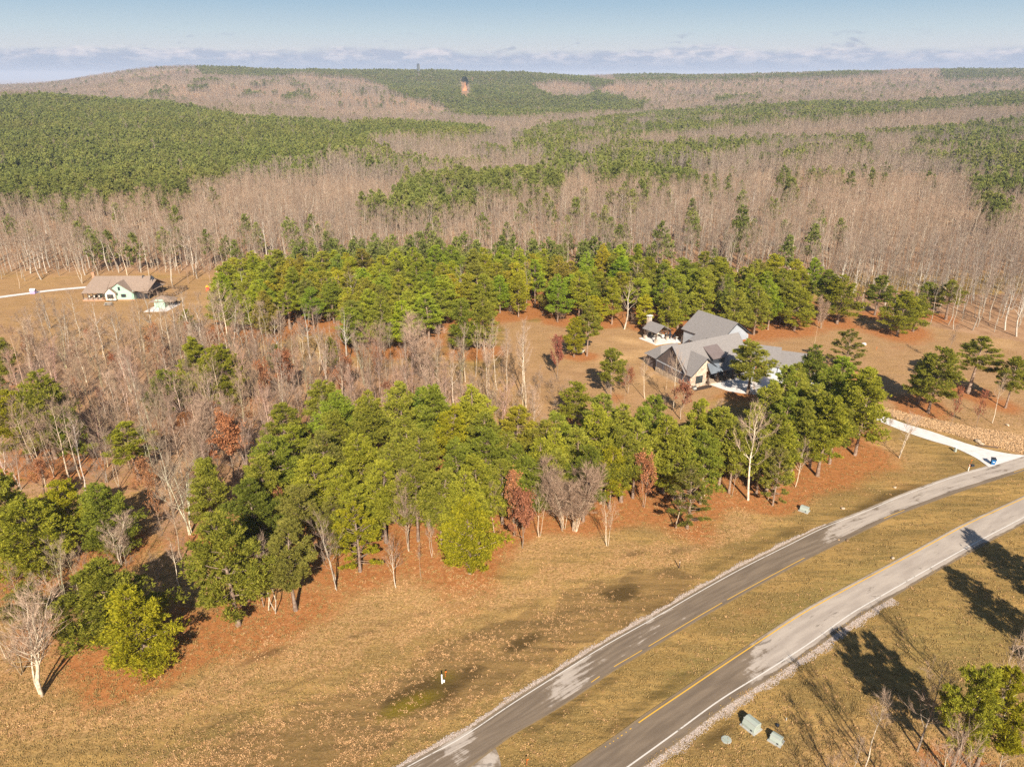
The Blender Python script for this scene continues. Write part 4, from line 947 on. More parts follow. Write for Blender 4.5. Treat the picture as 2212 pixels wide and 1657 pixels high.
tag(link('road_junction', jm), kind='structure')
def line(C, off, w, z, mat, name, lo=None, hi=None, parent=None):
    D = offset(C, off); px, _ = proj(D[:, 0], D[:, 1], 0); k = np.ones(len(D), bool)
    if lo is not None: k &= px >= lo
    if hi is not None: k &= px <= hi
    D = D[k]
    if len(D) < 2: return
    o = strip(name, offset(D, w / 2), offset(D, -w / 2), z, mat, 1, None, parent); return o
def fine(C): s = np.linspace(0, 1, 1400); t = np.linspace(0, 1, len(C)); return np.stack([np.interp(s, t, C[:, 0]), np.interp(s, t, C[:, 1])], 1)
line(w1, 0, .11, .056, M['white_paint'], 'edge_line', None, 2134, road1)
for lo, hi in ((1276, 1296), (1326, 1388), (1400, 1560), (1570, 1739), (1909, 1954), (2190, 2400)): line(fine(e1_), .12, .09, .056, M['yellow_paint'], 'edge_line', lo, hi, road1)
line(y2, 0, .14, .056, M['yellow_paint'], 'edge_line', 1372, None, road2); line(w2, 0, .15, .056, M['white_paint'], 'edge_line', None, None, road2)
for lo in (1306, 1316, 1324, 1332, 1341, 1350, 1360): line(fine(y2), 0, .10, .056, M['yellow_paint'], 'edge_line', lo, lo + 4, road2)
# gravel beds beside the pavement
def sub(C, lo, hi):
    px, _ = proj(C[:, 0], C[:, 1], 0); return C[(px >= lo) & (px <= hi)]
g1 = sub(w1, 760, 1790); g2 = sub(w2, 1180, 1912); k1 = len(g1); k2 = len(g2)
wv1 = .42 + .22 * np.sin(np.arange(k1) * .9) * np.sin(np.arange(k1) * .37) ; wv1[-12:] *= np.linspace(1, .1, 12)
wv2 = .68 + .25 * np.sin(np.arange(k2) * .8) * np.sin(np.arange(k2) * .31)
strip('gravel_shoulder', offset(g1, .42 + wv1 * .85), offset(g1, .42), .03, M['gravel_bed'], 2)
strip('gravel_shoulder', offset(g2, -.92), offset(g2, -.92 - wv2 * .85), .03, M['gravel_bed'], 2)
def stone_proto(name, seed, mat, flat=.6):
    r = np.random.default_rng(seed); import bmesh
    bm = bmesh.new(); bmesh.ops.create_icosphere(bm, subdivisions=1, radius=.5)
    for v in bm.verts: v.co = v.co * (1 + r.normal() * .16); v.co.z *= flat
    me = bpy.data.meshes.new(name); bm.to_mesh(me); bm.free(); me.materials.append(mat); return me
M['white_stone'] = mat_plain('pale_gravel', (0.52, 0.43, 0.37), 0.9, 0.2, 4.0)
M['tan_stone'] = mat_plain('tan_riprap', (0.50, 0.32, 0.17), 0.9, 0.3, 1.5, bump=.3, bscale=8)
def vary(mat, lo, hi):
    n = NT(mat.node_tree); b = n.n['Principled BSDF']; src = b.inputs['Base Color'].links[0].from_socket
    oi = n.new('ShaderNodeObjectInfo'); f = n.math('ADD', n.math('MULTIPLY', oi.outputs['Random'], hi - lo), lo)
    n.link(n.mix(1.0, src, f, 'MULTIPLY'), b.inputs['Base Color'])
vary(M['white_stone'], .6, 1.2); vary(M['tan_stone'], .5, 1.3)
peb = [stone_proto('pebble', i, M['white_stone']) for i in range(4)]; rip = [stone_proto('riprap', 10 + i, M['tan_stone'], .7) for i in range(4)]
def band_points(C, o0, o1, n, r):
    i = r.uniform(0, len(C) - 1.01, n); j = i.astype(int); f = (i - j)[:, None]; P = C[j] * (1 - f) + C[j + 1] * f
    t = C[j + 1] - C[j]; t /= np.linalg.norm(t, axis=1, keepdims=True); nn = np.stack([-t[:, 1], t[:, 0]], 1)
    a = o0[j] if hasattr(o0, '__len__') else np.full(n, o0); b = o1[j] if hasattr(o1, '__len__') else np.full(n, o1)
    u = r.beta(1.1, 1.7, n); return P + nn * (a + (b - a) * u)[:, None]
r = np.random.default_rng(3)
Pa = band_points(g1, .38, .45 + wv1 * 1.25, 9000, r); Pb = band_points(g2, -.88, -.95 - wv2 * 1.35, 12000, r); PP = np.vstack([Pa, Pb]); n = len(PP)
scatter('roadside_gravel', np.c_[PP, np.full(n, .045)], peb, r.integers(0, 4, n), np.c_[np.zeros((n, 2)), r.uniform(0, 6, n)], (r.uniform(.035, .11, n)[:, None] * np.ones((1, 3))), 'pale gravel scattered along the pavement edges')

# driveway, court
def conc():
    m = mat_plain('white_concrete', (0.70, 0.66, 0.63), 0.8, 0.09, 0.8); return m
M['concrete'] = conc()
def poly_sheet(name, pts, z, mat, th=.0):
    mb = MB(); P = [at(*p) for p in pts]
    if th: mb.prism([(p[0], p[1]) for p in P], z - th, z)
    else: mb.add([(p[0], p[1], z) for p in P], [tuple(range(len(P)))])
    me = mb.mesh(name, [mat])
    import bmesh
    bm = bmesh.new(); bm.from_mesh(me); bmesh.ops.recalc_face_normals(bm, faces=bm.faces)
    if not th:
        for f in bm.faces:
            if f.normal.z < 0: f.normal_flip()
    bm.to_mesh(me); bm.free()
    o = link(name, me); o['kind'] = 'structure'; return o
up_ = crv([(1745, 800), (1800, 824), (1850, 858), (1897, 890), (1945, 912), (2011, 932), (2056, 947.7), (2110, 965), (2166, 978), (2213, 984)], 60)
lo_ = crv([(1708, 812), (1775, 848), (1832, 876), (1875, 899), (1945, 929), (2011, 952), (2056, 965), (2100, 985), (2118, 996), (2135, 1008.5)], 60)
drv = strip('driveway', up_, lo_, .075, M['concrete'], 4)
poly_sheet('driveway', [(2134.5, 1008.5), (2213.5, 984), (2213, 985.2), (2136, 1009.3)], .07, M['concrete'])
poly_sheet('entrance_court', [(1524, 828), (1573, 845), (1603, 850), (1660, 855), (1735, 858), (1790, 862), (1778, 846), (1742, 800), (1722, 786), (1690, 790), (1640, 800), (1560, 812), (1532, 819)], .062, M['concrete'])
mb = MB()
# riprap along the driveway
rp_up = crv([(1905, 880), (1960, 893), (2020, 906), (2090, 920), (2150, 930), (2230, 945)], 60); rp_lo = crv([(1900, 887), (1950, 908), (2010, 926), (2060, 938), (2125, 955), (2180, 972), (2240, 985)], 60)
strip('stone_channel', rp_up, rp_lo, .04, mat_plain('channel_bed', (0.46, 0.28, 0.13), 0.95, 0.3, 2.0), 3)
u = r.uniform(0, 1, 5200); i = r.uniform(0, 58.9, 5200); j = i.astype(int); A = rp_up[j] * (1 - u[:, None]) + rp_lo[j] * u[:, None] + r.normal(size=(5200, 2)) * .25
scatter('riprap', np.c_[A, np.full(5200, .08)], rip, r.integers(0, 4, 5200), np.c_[r.uniform(-.4, .4, (5200, 2)), r.uniform(0, 6, 5200)], r.uniform(.12, .34, 5200)[:, None] * np.array([[1.2, .9, .8]]), 'tan broken stone lining the drainage channel above the driveway')
# control joints of the driveway
for k in range(4, 58, 4):
    a, b_ = up_[k], lo_[k]; mb = MB(); mb.box(((a[0] + b_[0]) / 2, (a[1] + b_[1]) / 2, .078), (np.linalg.norm(a - b_) - .1, .035, .004), math.atan2(b_[1] - a[1], b_[0] - a[0]))
    part('joint', mb, M['gravel_bed'], drv)
# far driveway of the green house
fd = crv([(0, 642), (60, 634), (115, 627), (192, 620)], 40, (40, 0)); strip('driveway', offset(fd, 1.1), offset(fd, -1.1), .05, M['concrete'], 2)

# blown leaves and grass clumps on the near ground
M['litter_leaf'] = mat_leaf('blown_leaves', (0.42, 0.23, 0.10), (0.72, 0.46, 0.23), 0.3, 0.2); M['dry_grass'] = mat_leaf('dry_grass', (0.23, 0.15, 0.052), (0.46, 0.32, 0.13), 0.3, 0.2)
def clump(seed, mat, n, w, h, up):
    r = np.random.default_rng(seed); D = unit(np.c_[r.normal(size=(n, 2)), np.abs(r.normal(size=n)) * up]); v, f = blades(r.normal(size=(n, 3)) * [w, w, .02], D, r.uniform(.5, 1, n) * h, h * .33, r); v[:, 2] = np.abs(v[:, 2])
    return mesh_np('clump', v, f, [mat])
LC = [clump(i, M['litter_leaf'], 10, .10, .15, .7) for i in range(3)]; GC = [clump(20 + i, M['dry_grass'], 9, .12, .2, 1.4) for i in range(3)]
n = 150000; px = r.uniform(-60, 2270, n); py = r.uniform(880, 1720, n); P = np.stack([at(a, b_) for a, b_ in zip(px[:1], py[:1])])
u_ = (px - 1106) / FPX; v_ = (py - 828) / FPX; t_ = H / (SP + v_ * CP); PX = u_ * t_; PY = (CP - v_ * SP) * t_
def on_paved(px, py):
    a = inside(px, py, [tuple(q) for q in W1] + [tuple(q) for q in E1[::-1]]) | inside(px, py, [tuple(q) for q in Y2] + [tuple(q) for q in W2[::-1]] + [(1200, 1760), (1240, 1660)])
    a |= inside(px, py, [(760, 1740), (880, 1652), (1000, 1588), (1066, 1606), (1084, 1662), (1110, 1740)])
    a |= inside(px, py, [(1690, 800), (1897, 886), (2011, 930), (2110, 963), (2270, 975), (2270, 1000), (2135, 1012), (2056, 967), (1945, 931), (1780, 862), (1600, 856), (1520, 832)])
    return a
ok = ~on_paved(px, py + 0) & ~on_paved(px + 6, py + 10) & ~on_paved(px - 6, py - 10)
dens = vnoise(PX, PY, 5, 31) * .6 + vnoise(PX, PY, 1.4, 32) * .4
left = inside(px, py, [(0, 1400), (500, 1330), (1100, 1180), (1560, 1090), (1700, 1110), (1560, 1230), (1100, 1500), (850, 1657), (0, 1657)])
PEACH = [(330, 1500), (500, 1420), (640, 1370), (780, 1290), (900, 1262), (1100, 1235), (1300, 1195), (1480, 1150), (1600, 1090), (1640, 1110), (1500, 1210), (1330, 1240), (1180, 1290), (1000, 1345), (760, 1425), (560, 1480), (380, 1540), (120, 1600), (0, 1590), (0, 1540), (200, 1500)]
DOTTY = [(300, 1700), (640, 1520), (880, 1440), (1120, 1330), (1330, 1262), (1480, 1215), (1530, 1250), (1400, 1330), (1240, 1410), (1080, 1500), (960, 1560), (800, 1657), (760, 1700)]
jit = (dens - .5) * 90; pk = inside(px + jit, py + jit * .5, PEACH); dk = inside(px + jit, py + jit * .5, DOTTY)
wet_ = DAMP[np.clip(np.searchsorted(DYS, PY), 0, len(DYS) - 1), np.clip(np.searchsorted(DXS, PX), 0, len(DXS) - 1)]
roll = r.uniform(0, 1, n); lp = (1 - .6 * np.clip((wet_ - .4) * 2, 0, 1)) * np.where(pk, .42, np.where(dk, .34, np.where(left, .10, .05))) * np.clip((dens - .30) * 4.2, .06, 1.9)
isleaf = ok & (roll < lp)
k = np.where(isleaf)[0][:60000]; m = len(k)
scatter('fallen_leaves', np.c_[PX[k], PY[k], np.full(m, .012)], LC, r.integers(0, 3, m), np.c_[np.zeros((m, 2)), r.uniform(0, 6, m)], (r.uniform(.55, 1.2, m) ** 1.6)[:, None] * np.ones((1, 3)), 'tan fallen leaves strewn over the grass')
k = np.where(ok & ~isleaf & (roll > .7) & (wet_ < .38))[0][:30000]; m = len(k)
scatter('dry_grass', np.c_[PX[k], PY[k], np.full(m, .0)], GC, r.integers(0, 3, m), np.c_[np.zeros((m, 2)), r.uniform(0, 6, m)], r.uniform(.5, 1.2, m)[:, None] * np.ones((1, 3)), 'short dry grass of the verges')
# ------------------------------------------------------------------ far woods
FARP = []    # placed after the polygons below
L1 = [(0, 208), (60, 204), (125, 205), (185, 212), (250, 213), (340, 219), (425, 228), (490, 240), (550, 247), (640, 252), (750, 262), (850, 258), (960, 262), (1040, 270), (1085, 282), (1000, 296), (950, 300), (880, 320), (750, 336), (650, 345), (575, 352), (500, 368), (425, 392), (370, 415), (300, 405), (220, 420), (100, 415), (0, 420), (-200, 420), (-200, 208)]
GREEN = [(L1, .985),
 ([(410, 130), (600, 130), (900, 135), (1130, 140), (1330, 175), (1286, 188), (1300, 200), (1401, 218), (1386, 236), (1250, 246), (1106, 252), (1000, 250), (968, 240), (960, 225), (850, 198), (820, 178), (760, 164), (645, 156), (560, 165), (440, 160)], .96),
 ([(1320, 150), (1650, 140), (1900, 140), (1905, 158), (1760, 165), (1640, 170), (1500, 172), (1330, 176)], .8),
 ([(2025, 135), (2300, 140), (2300, 163), (2150, 166), (2040, 172)], .9),
 ([(1546, 204), (1640, 205), (1636, 218), (1546, 217)], .7),
 ([(1106, 300), (1120, 285), (1166, 270), (1260, 255), (1406, 240), (1560, 231), (1756, 218), (1950, 220), (2080, 205), (2300, 186), (2300, 232), (2100, 232), (1906, 245), (1756, 260), (1656, 266), (1456, 285), (1306, 302), (1180, 315), (1106, 322)], .82),
 ([(1331, 300), (1460, 300), (1581, 293), (1806, 285), (1900, 275), (2006, 268), (2212, 250), (2400, 245), (2400, 385), (2130, 372), (2031, 360), (2000, 330), (1806, 320), (1700, 338), (1581, 326), (1500, 340), (1356, 352), (1240, 345)], .8),
 ([(1000, 372), (1150, 350), (1300, 345), (1400, 352), (1510, 356), (1506, 378), (1400, 385), (1250, 395), (1110, 408), (980, 430), (860, 440), (800, 425), (860, 395)], .72),
 ([(1690, 372), (1825, 368), (1821, 405), (1696, 408)], .8),
 ([(2100, 385), (2300, 390), (2300, 520), (2180, 480), (2110, 430)], .5),
 ([(480, 400), (640, 410), (860, 390), (1000, 380), (1000, 440), (860, 455), (620, 450), (500, 440)], .5),
 ([(0, 168), (60, 172), (55, 184), (0, 188)], .5)]
TAN = [[(1146, 178), (1200, 172), (1272, 178), (1290, 196), (1262, 208), (1200, 207), (1165, 192)], [(800, 300), (850, 292), (948, 294), (960, 312), (880, 326), (820, 318)], [(1870, 300), (1960, 290), (1985, 318), (1900, 325)], [(994, 168), (1012, 168), (1016, 202), (994, 202)]]
MIXED = [([(1750, 395), (2400, 370), (2400, 640), (2060, 600), (1850, 520)], .14), ([(430, 440), (1100, 420), (1100, 470), (430, 480)], .16), ([(330, 165), (440, 165), (560, 172), (640, 160), (760, 215), (770, 245), (640, 235), (500, 222), (360, 205), (230, 200), (160, 190)], .42),
 ([(430, 420), (580, 352), (760, 338), (900, 325), (1000, 305), (1106, 300), (1106, 372), (860, 392), (640, 408), (480, 400), (430, 440)], .5), ([(1500, 265), (1980, 240), (2212, 235), (2212, 255), (2000, 270), (1800, 288), (1600, 292), (1500, 285)], .28), ([(1106, 320), (1330, 300), (1331, 345), (1106, 352)], .5)]

def pine_prob(px, py, Y):
    p = np.where(Y < 600, .04, .05) + .0 * px
    for poly, pr in MIXED: p = np.where(inside(px, py, poly), pr, p)
    for poly, pr in GREEN: p = np.where(inside(px, py, poly), pr, p)
    for poly in TAN: p = np.where(inside(px, py, poly), .03, p)
    return p

def gen_woods():
    r = np.random.default_rng(77); out = []
    rings = [(236, 330, 3.35), (330, 450, 3.5), (450, 700, 4.2), (700, 1000, 4.8), (1000, 1400, 6.0), (1400, 2000, 8.0), (2000, 3300, 9.5)]
    for y0, y1, sp in rings:
        wmax = 0.76 * y1 + 25; ys = np.arange(y0, y1, sp); xs = np.arange(-wmax, wmax, sp); X, Y = np.meshgrid(xs, ys)
        X = X.ravel() + r.uniform(-.48, .48, X.size) * sp; Y = Y.ravel() + r.uniform(-.48, .48, Y.size) * sp
        k = np.abs(X) < 0.76 * Y + 20; X, Y = X[k], Y[k]; Z = terrain(X, Y)
        # tiny gaps in the canopy
        k = vnoise(X, Y, sp * 3.2, 9) > .12; X, Y, Z = X[k], Y[k], Z[k]
        out.append((X, Y, Z, np.full(len(X), sp)))
    # nearer hardwood floor on the east and behind the pine belt, down to the edge of the clearings
    HW = [at(*q) for q in ((-200, 590), (0, 585), (170, 570), (330, 566), (450, 580), (520, 600), (640, 575), (780, 562), (1000, 556), (1120, 570), (1300, 560), (1400, 590), (1560, 612), (1700, 618), (1780, 640), (1960, 640), (2212, 690), (2500, 745), (2500, 590), (1600, 588), (900, 588), (-200, 588))]
    sp = 3.4; X, Y = np.meshgrid(np.arange(-190, 260, sp), np.arange(150, 240, sp)); X = X.ravel() + r.uniform(-1.9, 1.9, X.size); Y = Y.ravel() + r.uniform(-1.9, 1.9, Y.size)
    px, py = proj(X, Y, 0); lim = np.interp(px, [-200, 0, 170, 330, 450, 520, 640, 780, 1000, 1120, 1300, 1400, 1560, 1700, 1780, 1960, 2212, 2500], [590, 585, 570, 566, 580, 600, 575, 562, 556, 570, 560, 590, 612, 618, 640, 640, 690, 745])
    k = (py < lim - 2) & (Y < 236); out.append((X[k], Y[k], np.zeros(k.sum()), np.full(k.sum(), sp)))
    X, Y, Z, SPc = [np.concatenate([o[i] for o in out]) for i in range(4)]
    fx = [(t['x'], t['y'], t) for t in TREES if t.get('far')]
    px, py = proj(X, Y, Z + 11)
    pp = pine_prob(px, py, Y)
    # soft stand edges and clumping
    nz = vnoise(X, Y, 45, 15) * .6 + vnoise(X, Y, 18, 16) * .4
    pin = np.where((pp > .1) & (pp < .95), nz < pp * .78 + .1 * (pp - .5) , r.uniform(0, 1, len(X)) < pp)
    pin = pin & (r.uniform(0, 1, len(X)) < np.where(pp > .95, 1, .93))
    # open meadow left of the green house and a break for the clay bank
    bank = (np.abs(px - 1003) < 8) & (py > 172) & (py < 204) & (Y > 900)
    keep = ~bank & ~((np.abs(X + 180) < 90) & (Y < 236) & (px < 0) & (Y < 225))
    return X[keep], Y[keep], Z[keep], pin[keep], SPc[keep], r
def place_woods():
    X, Y, Z, pin, sp, r = gen_woods(); n = len(X)
    s = np.clip(r.normal(1, .15, n), .62, 1.38) * (.88 + .26 * vnoise(X, Y, 55, 41)); rot = np.c_[r.normal(size=(n, 2)) * .03, r.uniform(0, 6.28, n)]
    far = Y > 430
    # pines
    for nm, k, protos, hs in (('far_pine_woods', pin & far, FAR['pine'], .84), ('pine_woods', pin & ~far, FAR['mid'], .95)):
        q = np.where(k)[0]; g = sp[q] / 4.6; sc = s[q] * hs * np.where(Y[q] > 1000, 1.12, 1.0)
        wide = sc * np.clip(g, .95, 1.75)
        scatter(nm, np.c_[X[q], Y[q], Z[q] - .2], protos, r.integers(0, len(protos), len(q)), rot[q], np.c_[wide, wide, sc], 'green pine plantation and pine stands on the hills')
    for nm, k, protos in (('far_bare_woods', ~pin & far, FAR['bare']), ('bare_woods', ~pin & ~far, FAR['midb'])):
        q = np.where(k)[0]; g = np.clip(sp[q] / 4.6, .9, 1.9); sc = s[q] * (.92 if nm == 'far_bare_woods' else np.where(Y[q] < 300, .84, .80))
        ix = r.integers(0, 6, len(q)); big = (len(protos) > 6) & (r.uniform(0, 1, len(q)) < .03); ix = np.where(big, 6 + r.integers(0, 3, len(q)), ix)
        scatter(nm, np.c_[X[q], Y[q], Z[q] - .2], protos, ix, rot[q] * [1.8, 1.8, 1], np.c_[sc * g, sc * g, sc], 'leafless grey-brown hardwood forest reaching to the ridge')
    print('woods', n)
place_woods()
# those of the near stands beyond the first 300 of a kind
for kind, protos, nm in (('bare', FAR['midb'], 'bare_thicket'), ('pine', FAR['mid'], 'pine_stand')):
    q = [t for t in TREES if t.get('far') and t['k'] == kind]
    if q:
        scatter(nm, [(t['x'], t['y'], 0) for t in q], protos, [i % len(protos) for i in range(len(q))], [(0, 0, i * 1.7) for i in range(len(q))], [(t['h'] / 13,) * 3 for t in q], 'leafless trees standing close behind one another' if kind == 'bare' else 'pines deep inside the stand')

# ------------------------------------------------------------------ the single trees
LM = [(-0.0, 0.0, '')]
def landmarks():
    out = []
    short = {'bright yellow-green pine with a wide low crown': 'the yellow-green verge pine'}
    def add(x, y, t): p = at(x, y); out.append((p[0], p[1], t))
    for x, y, t in ((317, 1441, 'the yellow-green verge pine'), (515, 1349, 'the tall low-branched pine'), (85, 1502, 'the forked silver-barked tree'), (1015, 1238, 'the lime-green pine'), (883, 1188, 'the fan-shaped bare clump'),
                    (779, 1234, 'the yellowish layered pine'), (1112, 1158, 'the orange-leaved oak'), (1230, 1145, 'the wide bare fan clump'), (1391, 1095, 'the two-stemmed russet tree'), (1616, 1080, 'the big white birch'),
                    (505, 1030, 'the big round orange oak'), (120, 990, 'the dark-topped western pine'), (370, 915, 'the round-topped pine'), (490, 885, 'the twin pines'), (706, 930, 'the lone round pine'), (88, 1242, 'the wide sunlit pine'),
                    (835, 742, 'the yellow-green clump pine'), (1045, 757, 'the dark spreading pine'), (1066, 850, 'the white birches'), (716, 665, 'the orange grass clearing'), (496, 745, 'the arching white tree'), (608, 760, 'the leaning flat-topped tree'),
                    (-1, 0, ''), (340, 660, 'the slab shed'), (240, 650, 'the green house'), (1254, 770, 'the hammock'), (1318, 860, 'the lone yard pine'), (1455, 830, 'the stone gable'), (1430, 735, 'the pavilion'), (1560, 690, 'the grey barn'),
                    (1600, 800, 'the garages'), (1600, 850, 'the court'), (1848, 983, 'the tall-trunked pine'), (2005, 891, 'the full slope pine'), (1773, 709, 'the vase-shaped tree'), (1938, 726, 'the long-branched pine'), (2042, 690, 'the high-crowned pine'),
                    (645, 860, 'the brown-leaved oak'), (30, 832, 'the small meadow pine'), (260, 1219, 'the forked pale tree'), (425, 1015, 'the fan-spreading tree'), (2052, 1676, 'the corner pine'), (1485, 1141, 'the bowed tree'), (0, 640, 'the far driveway')):
        if t: add(x, y, t)
    return out
LMK = landmarks()
SEEN_LABELS = {}
def auto_label(t):
    d = sorted(((t['x'] - a) ** 2 + (t['y'] - b) ** 2) ** .5 + (i * 0) for i, (a, b, c) in enumerate(LMK))
    near = sorted(LMK, key=lambda q: (t['x'] - q[0]) ** 2 + (t['y'] - q[1]) ** 2)
    a, b, c = near[0]; c2 = near[1][2]; dx, dy = t['x'] - a, t['y'] - b; r_ = math.hypot(dx, dy)
    rel = 'beside' if r_ < 5 else ('behind' if dy > abs(dx) * .8 else ('in front of' if -dy > abs(dx) * .8 else ('east of' if dx > 0 else 'west of')))
    far = '' if r_ < 9 else ('a little ' if r_ < 18 else 'well ')
    if t['k'] != 'pine' and r_ > 40: c2 = c
    g = t['t']; lum = g[1]
    if t['k'] == 'pine': tone = 'bright' if lum > 1.1 else ('dark' if lum < .88 else ('olive' if g[0] < .96 and g[2] > 1 else 'green')); noun = 'pine'
    elif t['k'] == 'bare': tone = 'white-barked' if lum > 1.35 else ('pale' if lum > 1.08 else ('reddish' if g[0] > g[1] * 1.15 else ('dark' if lum < .85 else 'grey'))); noun = 'bare tree'
    else: tone = 'orange' if lum > .93 else 'russet'; noun = 'oak'
    hs = {'pine': (10.5, 12.3), 'bare': (8.5, 11.5), 'oak': (5, 7)}[t['k']]
    size = 'short' if t['h'] < hs[0] else ('tall' if t['h'] > hs[1] else 'middling'); slim = {'pine': ' slim' if t['w'] < 2.7 else (' broad' if t['w'] > 3.3 else ''), 'bare': ' narrow' if t['w'] < .78 else (' wide' if t['w'] > 1.02 else ''), 'oak': ''}[t['k']]
    base = f"{size}{slim} {tone} {noun} {far}{rel if far == '' or rel not in ('beside',) else 'off from'} {c[0:]}"
    for cand in (base, base + ', towards ' + c2):
        if cand not in SEEN_LABELS and len(cand.replace('-', ' ').split()) <= 16: SEEN_LABELS[cand] = 1; return cand
    base = base if len(base.replace('-', ' ').split()) < 12 else base.replace('a little ', '').replace('well ', '').replace(' narrow', '').replace(' slim', '')
    k = SEEN_LABELS.get(base, 1) + 1; SEEN_LABELS[base] = k
    return base + {2: ', second of its look', 3: ', third of its look', 4: ', fourth of its look', 5: ', fifth of its look'}.get(k, ', of the same look')
GROUPS = {'pine': 'pines of the near stands', 'bare': 'leafless trees of the near woods', 'oak': 'oaks holding dry leaves'}
def plant(t, i):
    rz = (i * 2.399) % 6.283
    if t['k'] == 'pine':
        a, b, h0 = PINES[t['s']]; names = ('trunk', 'crown'); R = R_OF[t['s']] * .92; k = t['h'] / h0; w = min(1.7, max(.62, t['w'] / (R))); nm = 'pine_tree'; cat = 'pine tree'
    elif t['k'] == 'bare':
        a, b, h0 = BARES[t['s']]; names = ('trunk', 'branches'); k = t['h'] / h0; w = t['w'] * k; nm = 'bare_tree'; cat = 'bare tree'
    else:
        a, b, h0 = RUSSETS[t['s']]; names = ('branches', 'crown'); k = t['h'] / h0; w = max(.6, t['w'] / 2.9) * .95; nm = 'oak_tree'; cat = 'oak tree'
    if t['k'] == 'pine' and t['s'] in (10, 11): w = max(w, .75)
    e = thing(nm, t['l'] or auto_label(t), cat, (t['x'], t['y'], -.05), rz, GROUPS[t['k']])
    for nme, me in zip(names, (a, b)):
        o = link(nme, me, e); o.scale = (w, w, k)
        g = t['t']
        if t['k'] == 'pine' and nme == 'trunk': g = (1, 1, 1)
        if t['k'] == 'bare' and nme == 'branches': g = tuple(.55 + .45 * q for q in g)
        if t['k'] == 'oak' and nme == 'branches': g = (.9, .8, .75)
        o.color = (g[0], g[1], g[2], 1)
order = sorted([t for t in TREES if not t.get('far')], key=lambda t: (t['l'] is None, t['y']))
for t in order:
    if t['l']: SEEN_LABELS[t['l']] = 1
for i, t in enumerate(order): plant(t, i)
from collections import Counter
print('trees', Counter(t['k'] for t in order), 'far', sum(1 for t in TREES if t.get('far')))

rb_ = np.random.default_rng(91); ub = []
for poly, gap, n_ in ((WOOD_SW, 2.3, 5200), (NORTH, 4.5, 900), (WOOD_SW2, 2.5, 200), ([(30, 700), (190, 700), (200, 735), (420, 705), (470, 720), (470, 770), (300, 765), (0, 810)], 2.6, 700), ([(1080, 790), (1180, 830), (1240, 900), (1180, 960), (1090, 930), (1040, 860)], 2.2, 500)): ub += fill(poly, gap, n_, rb_, [])
ub = np.array(ub); m = len(ub); sz = rb_.uniform(.16, .42, m)
scatter('underbrush', np.c_[ub, np.zeros(m)], [b_[1] for b_ in BARES[:9]], rb_.integers(0, 9, m), np.c_[rb_.normal(size=(m, 2)) * .1, rb_.uniform(0, 6, m)], np.c_[sz * 1.5, sz * 1.5, sz], 'low leafless brush under the mixed wood')
# ------------------------------------------------------------------ grey house
def frame(ang): return np.array([math.cos(ang), math.sin(ang)]), np.array([-math.sin(ang), math.cos(ang)])
HO = at(1489.3, 839.6)
M['roof'] = mat_plain('grey_shingles', (0.235, 0.215, 0.205), 0.9, 0.16, 3.0, bump=.35, bscale=9, stretch=(1, 1, 4))
M['roof_metal'] = mat_plain('brown_metal_roof', (0.22, 0.175, 0.165), 0.5, 0.08, 2.0, .2)
M['porch_metal'] = mat_plain('blue_grey_metal_roof', (0.20, 0.23, 0.27), 0.5, 0.08, 2.0, .3)
M['board'] = mat_plain('grey_board_siding', (0.40, 0.42, 0.45), 0.7, 0.08, 1.0)
M['board_dark'] = mat_plain('charcoal_siding', (0.10, 0.10, 0.12), 0.8, 0.15, 1.0)
M['screen'] = mat_plain('dark_porch_screen', (0.13, 0.105, 0.10), 0.7, 0.12, 1.4)
M['trim'] = mat_plain('dark_trim', (0.035, 0.04, 0.05), 0.6, 0.1, 2.0)
M['wood'] = mat_plain('stained_wood', (0.36, 0.13, 0.045), 0.6, 0.25, 4.0, stretch=(1, 1, 8))
M['timber'] = mat_plain('dark_timber', (0.10, 0.065, 0.045), 0.7, 0.25, 4.0)
M['dark'] = mat_plain('recess_shade', (0.03, 0.03, 0.034), 0.8, 0.2, 2.0)  # near-black for hollows, their shade put into the colour
M['chrome'] = mat_plain('bright_flue_metal', (0.7, 0.72, 0.74), 0.25, 0.05, 2.0, 1.0)
M['cream'] = mat_plain('cream_paint', (0.72, 0.68, 0.60), 0.7, 0.06, 1.0)
M['bed'] = mat_plain('dark_mulch', (0.06, 0.04, 0.03), 0.95, 0.3, 6.0)
M['grey_plastic'] = mat_plain('pale_grey_cover', (0.42, 0.42, 0.39), 0.6, 0.07, 3.0)
def glass_mat():
    m = bpy.data.materials.new('window_glass'); m.use_nodes = True; b = m.node_tree.nodes['Principled BSDF']
    b.inputs['Base Color'].default_value = (0.03, 0.045, 0.05, 1); b.inputs['Roughness'].default_value = 0.08; b.inputs['Specular IOR Level'].default_value = 0.8; return m
M['glass'] = glass_mat()
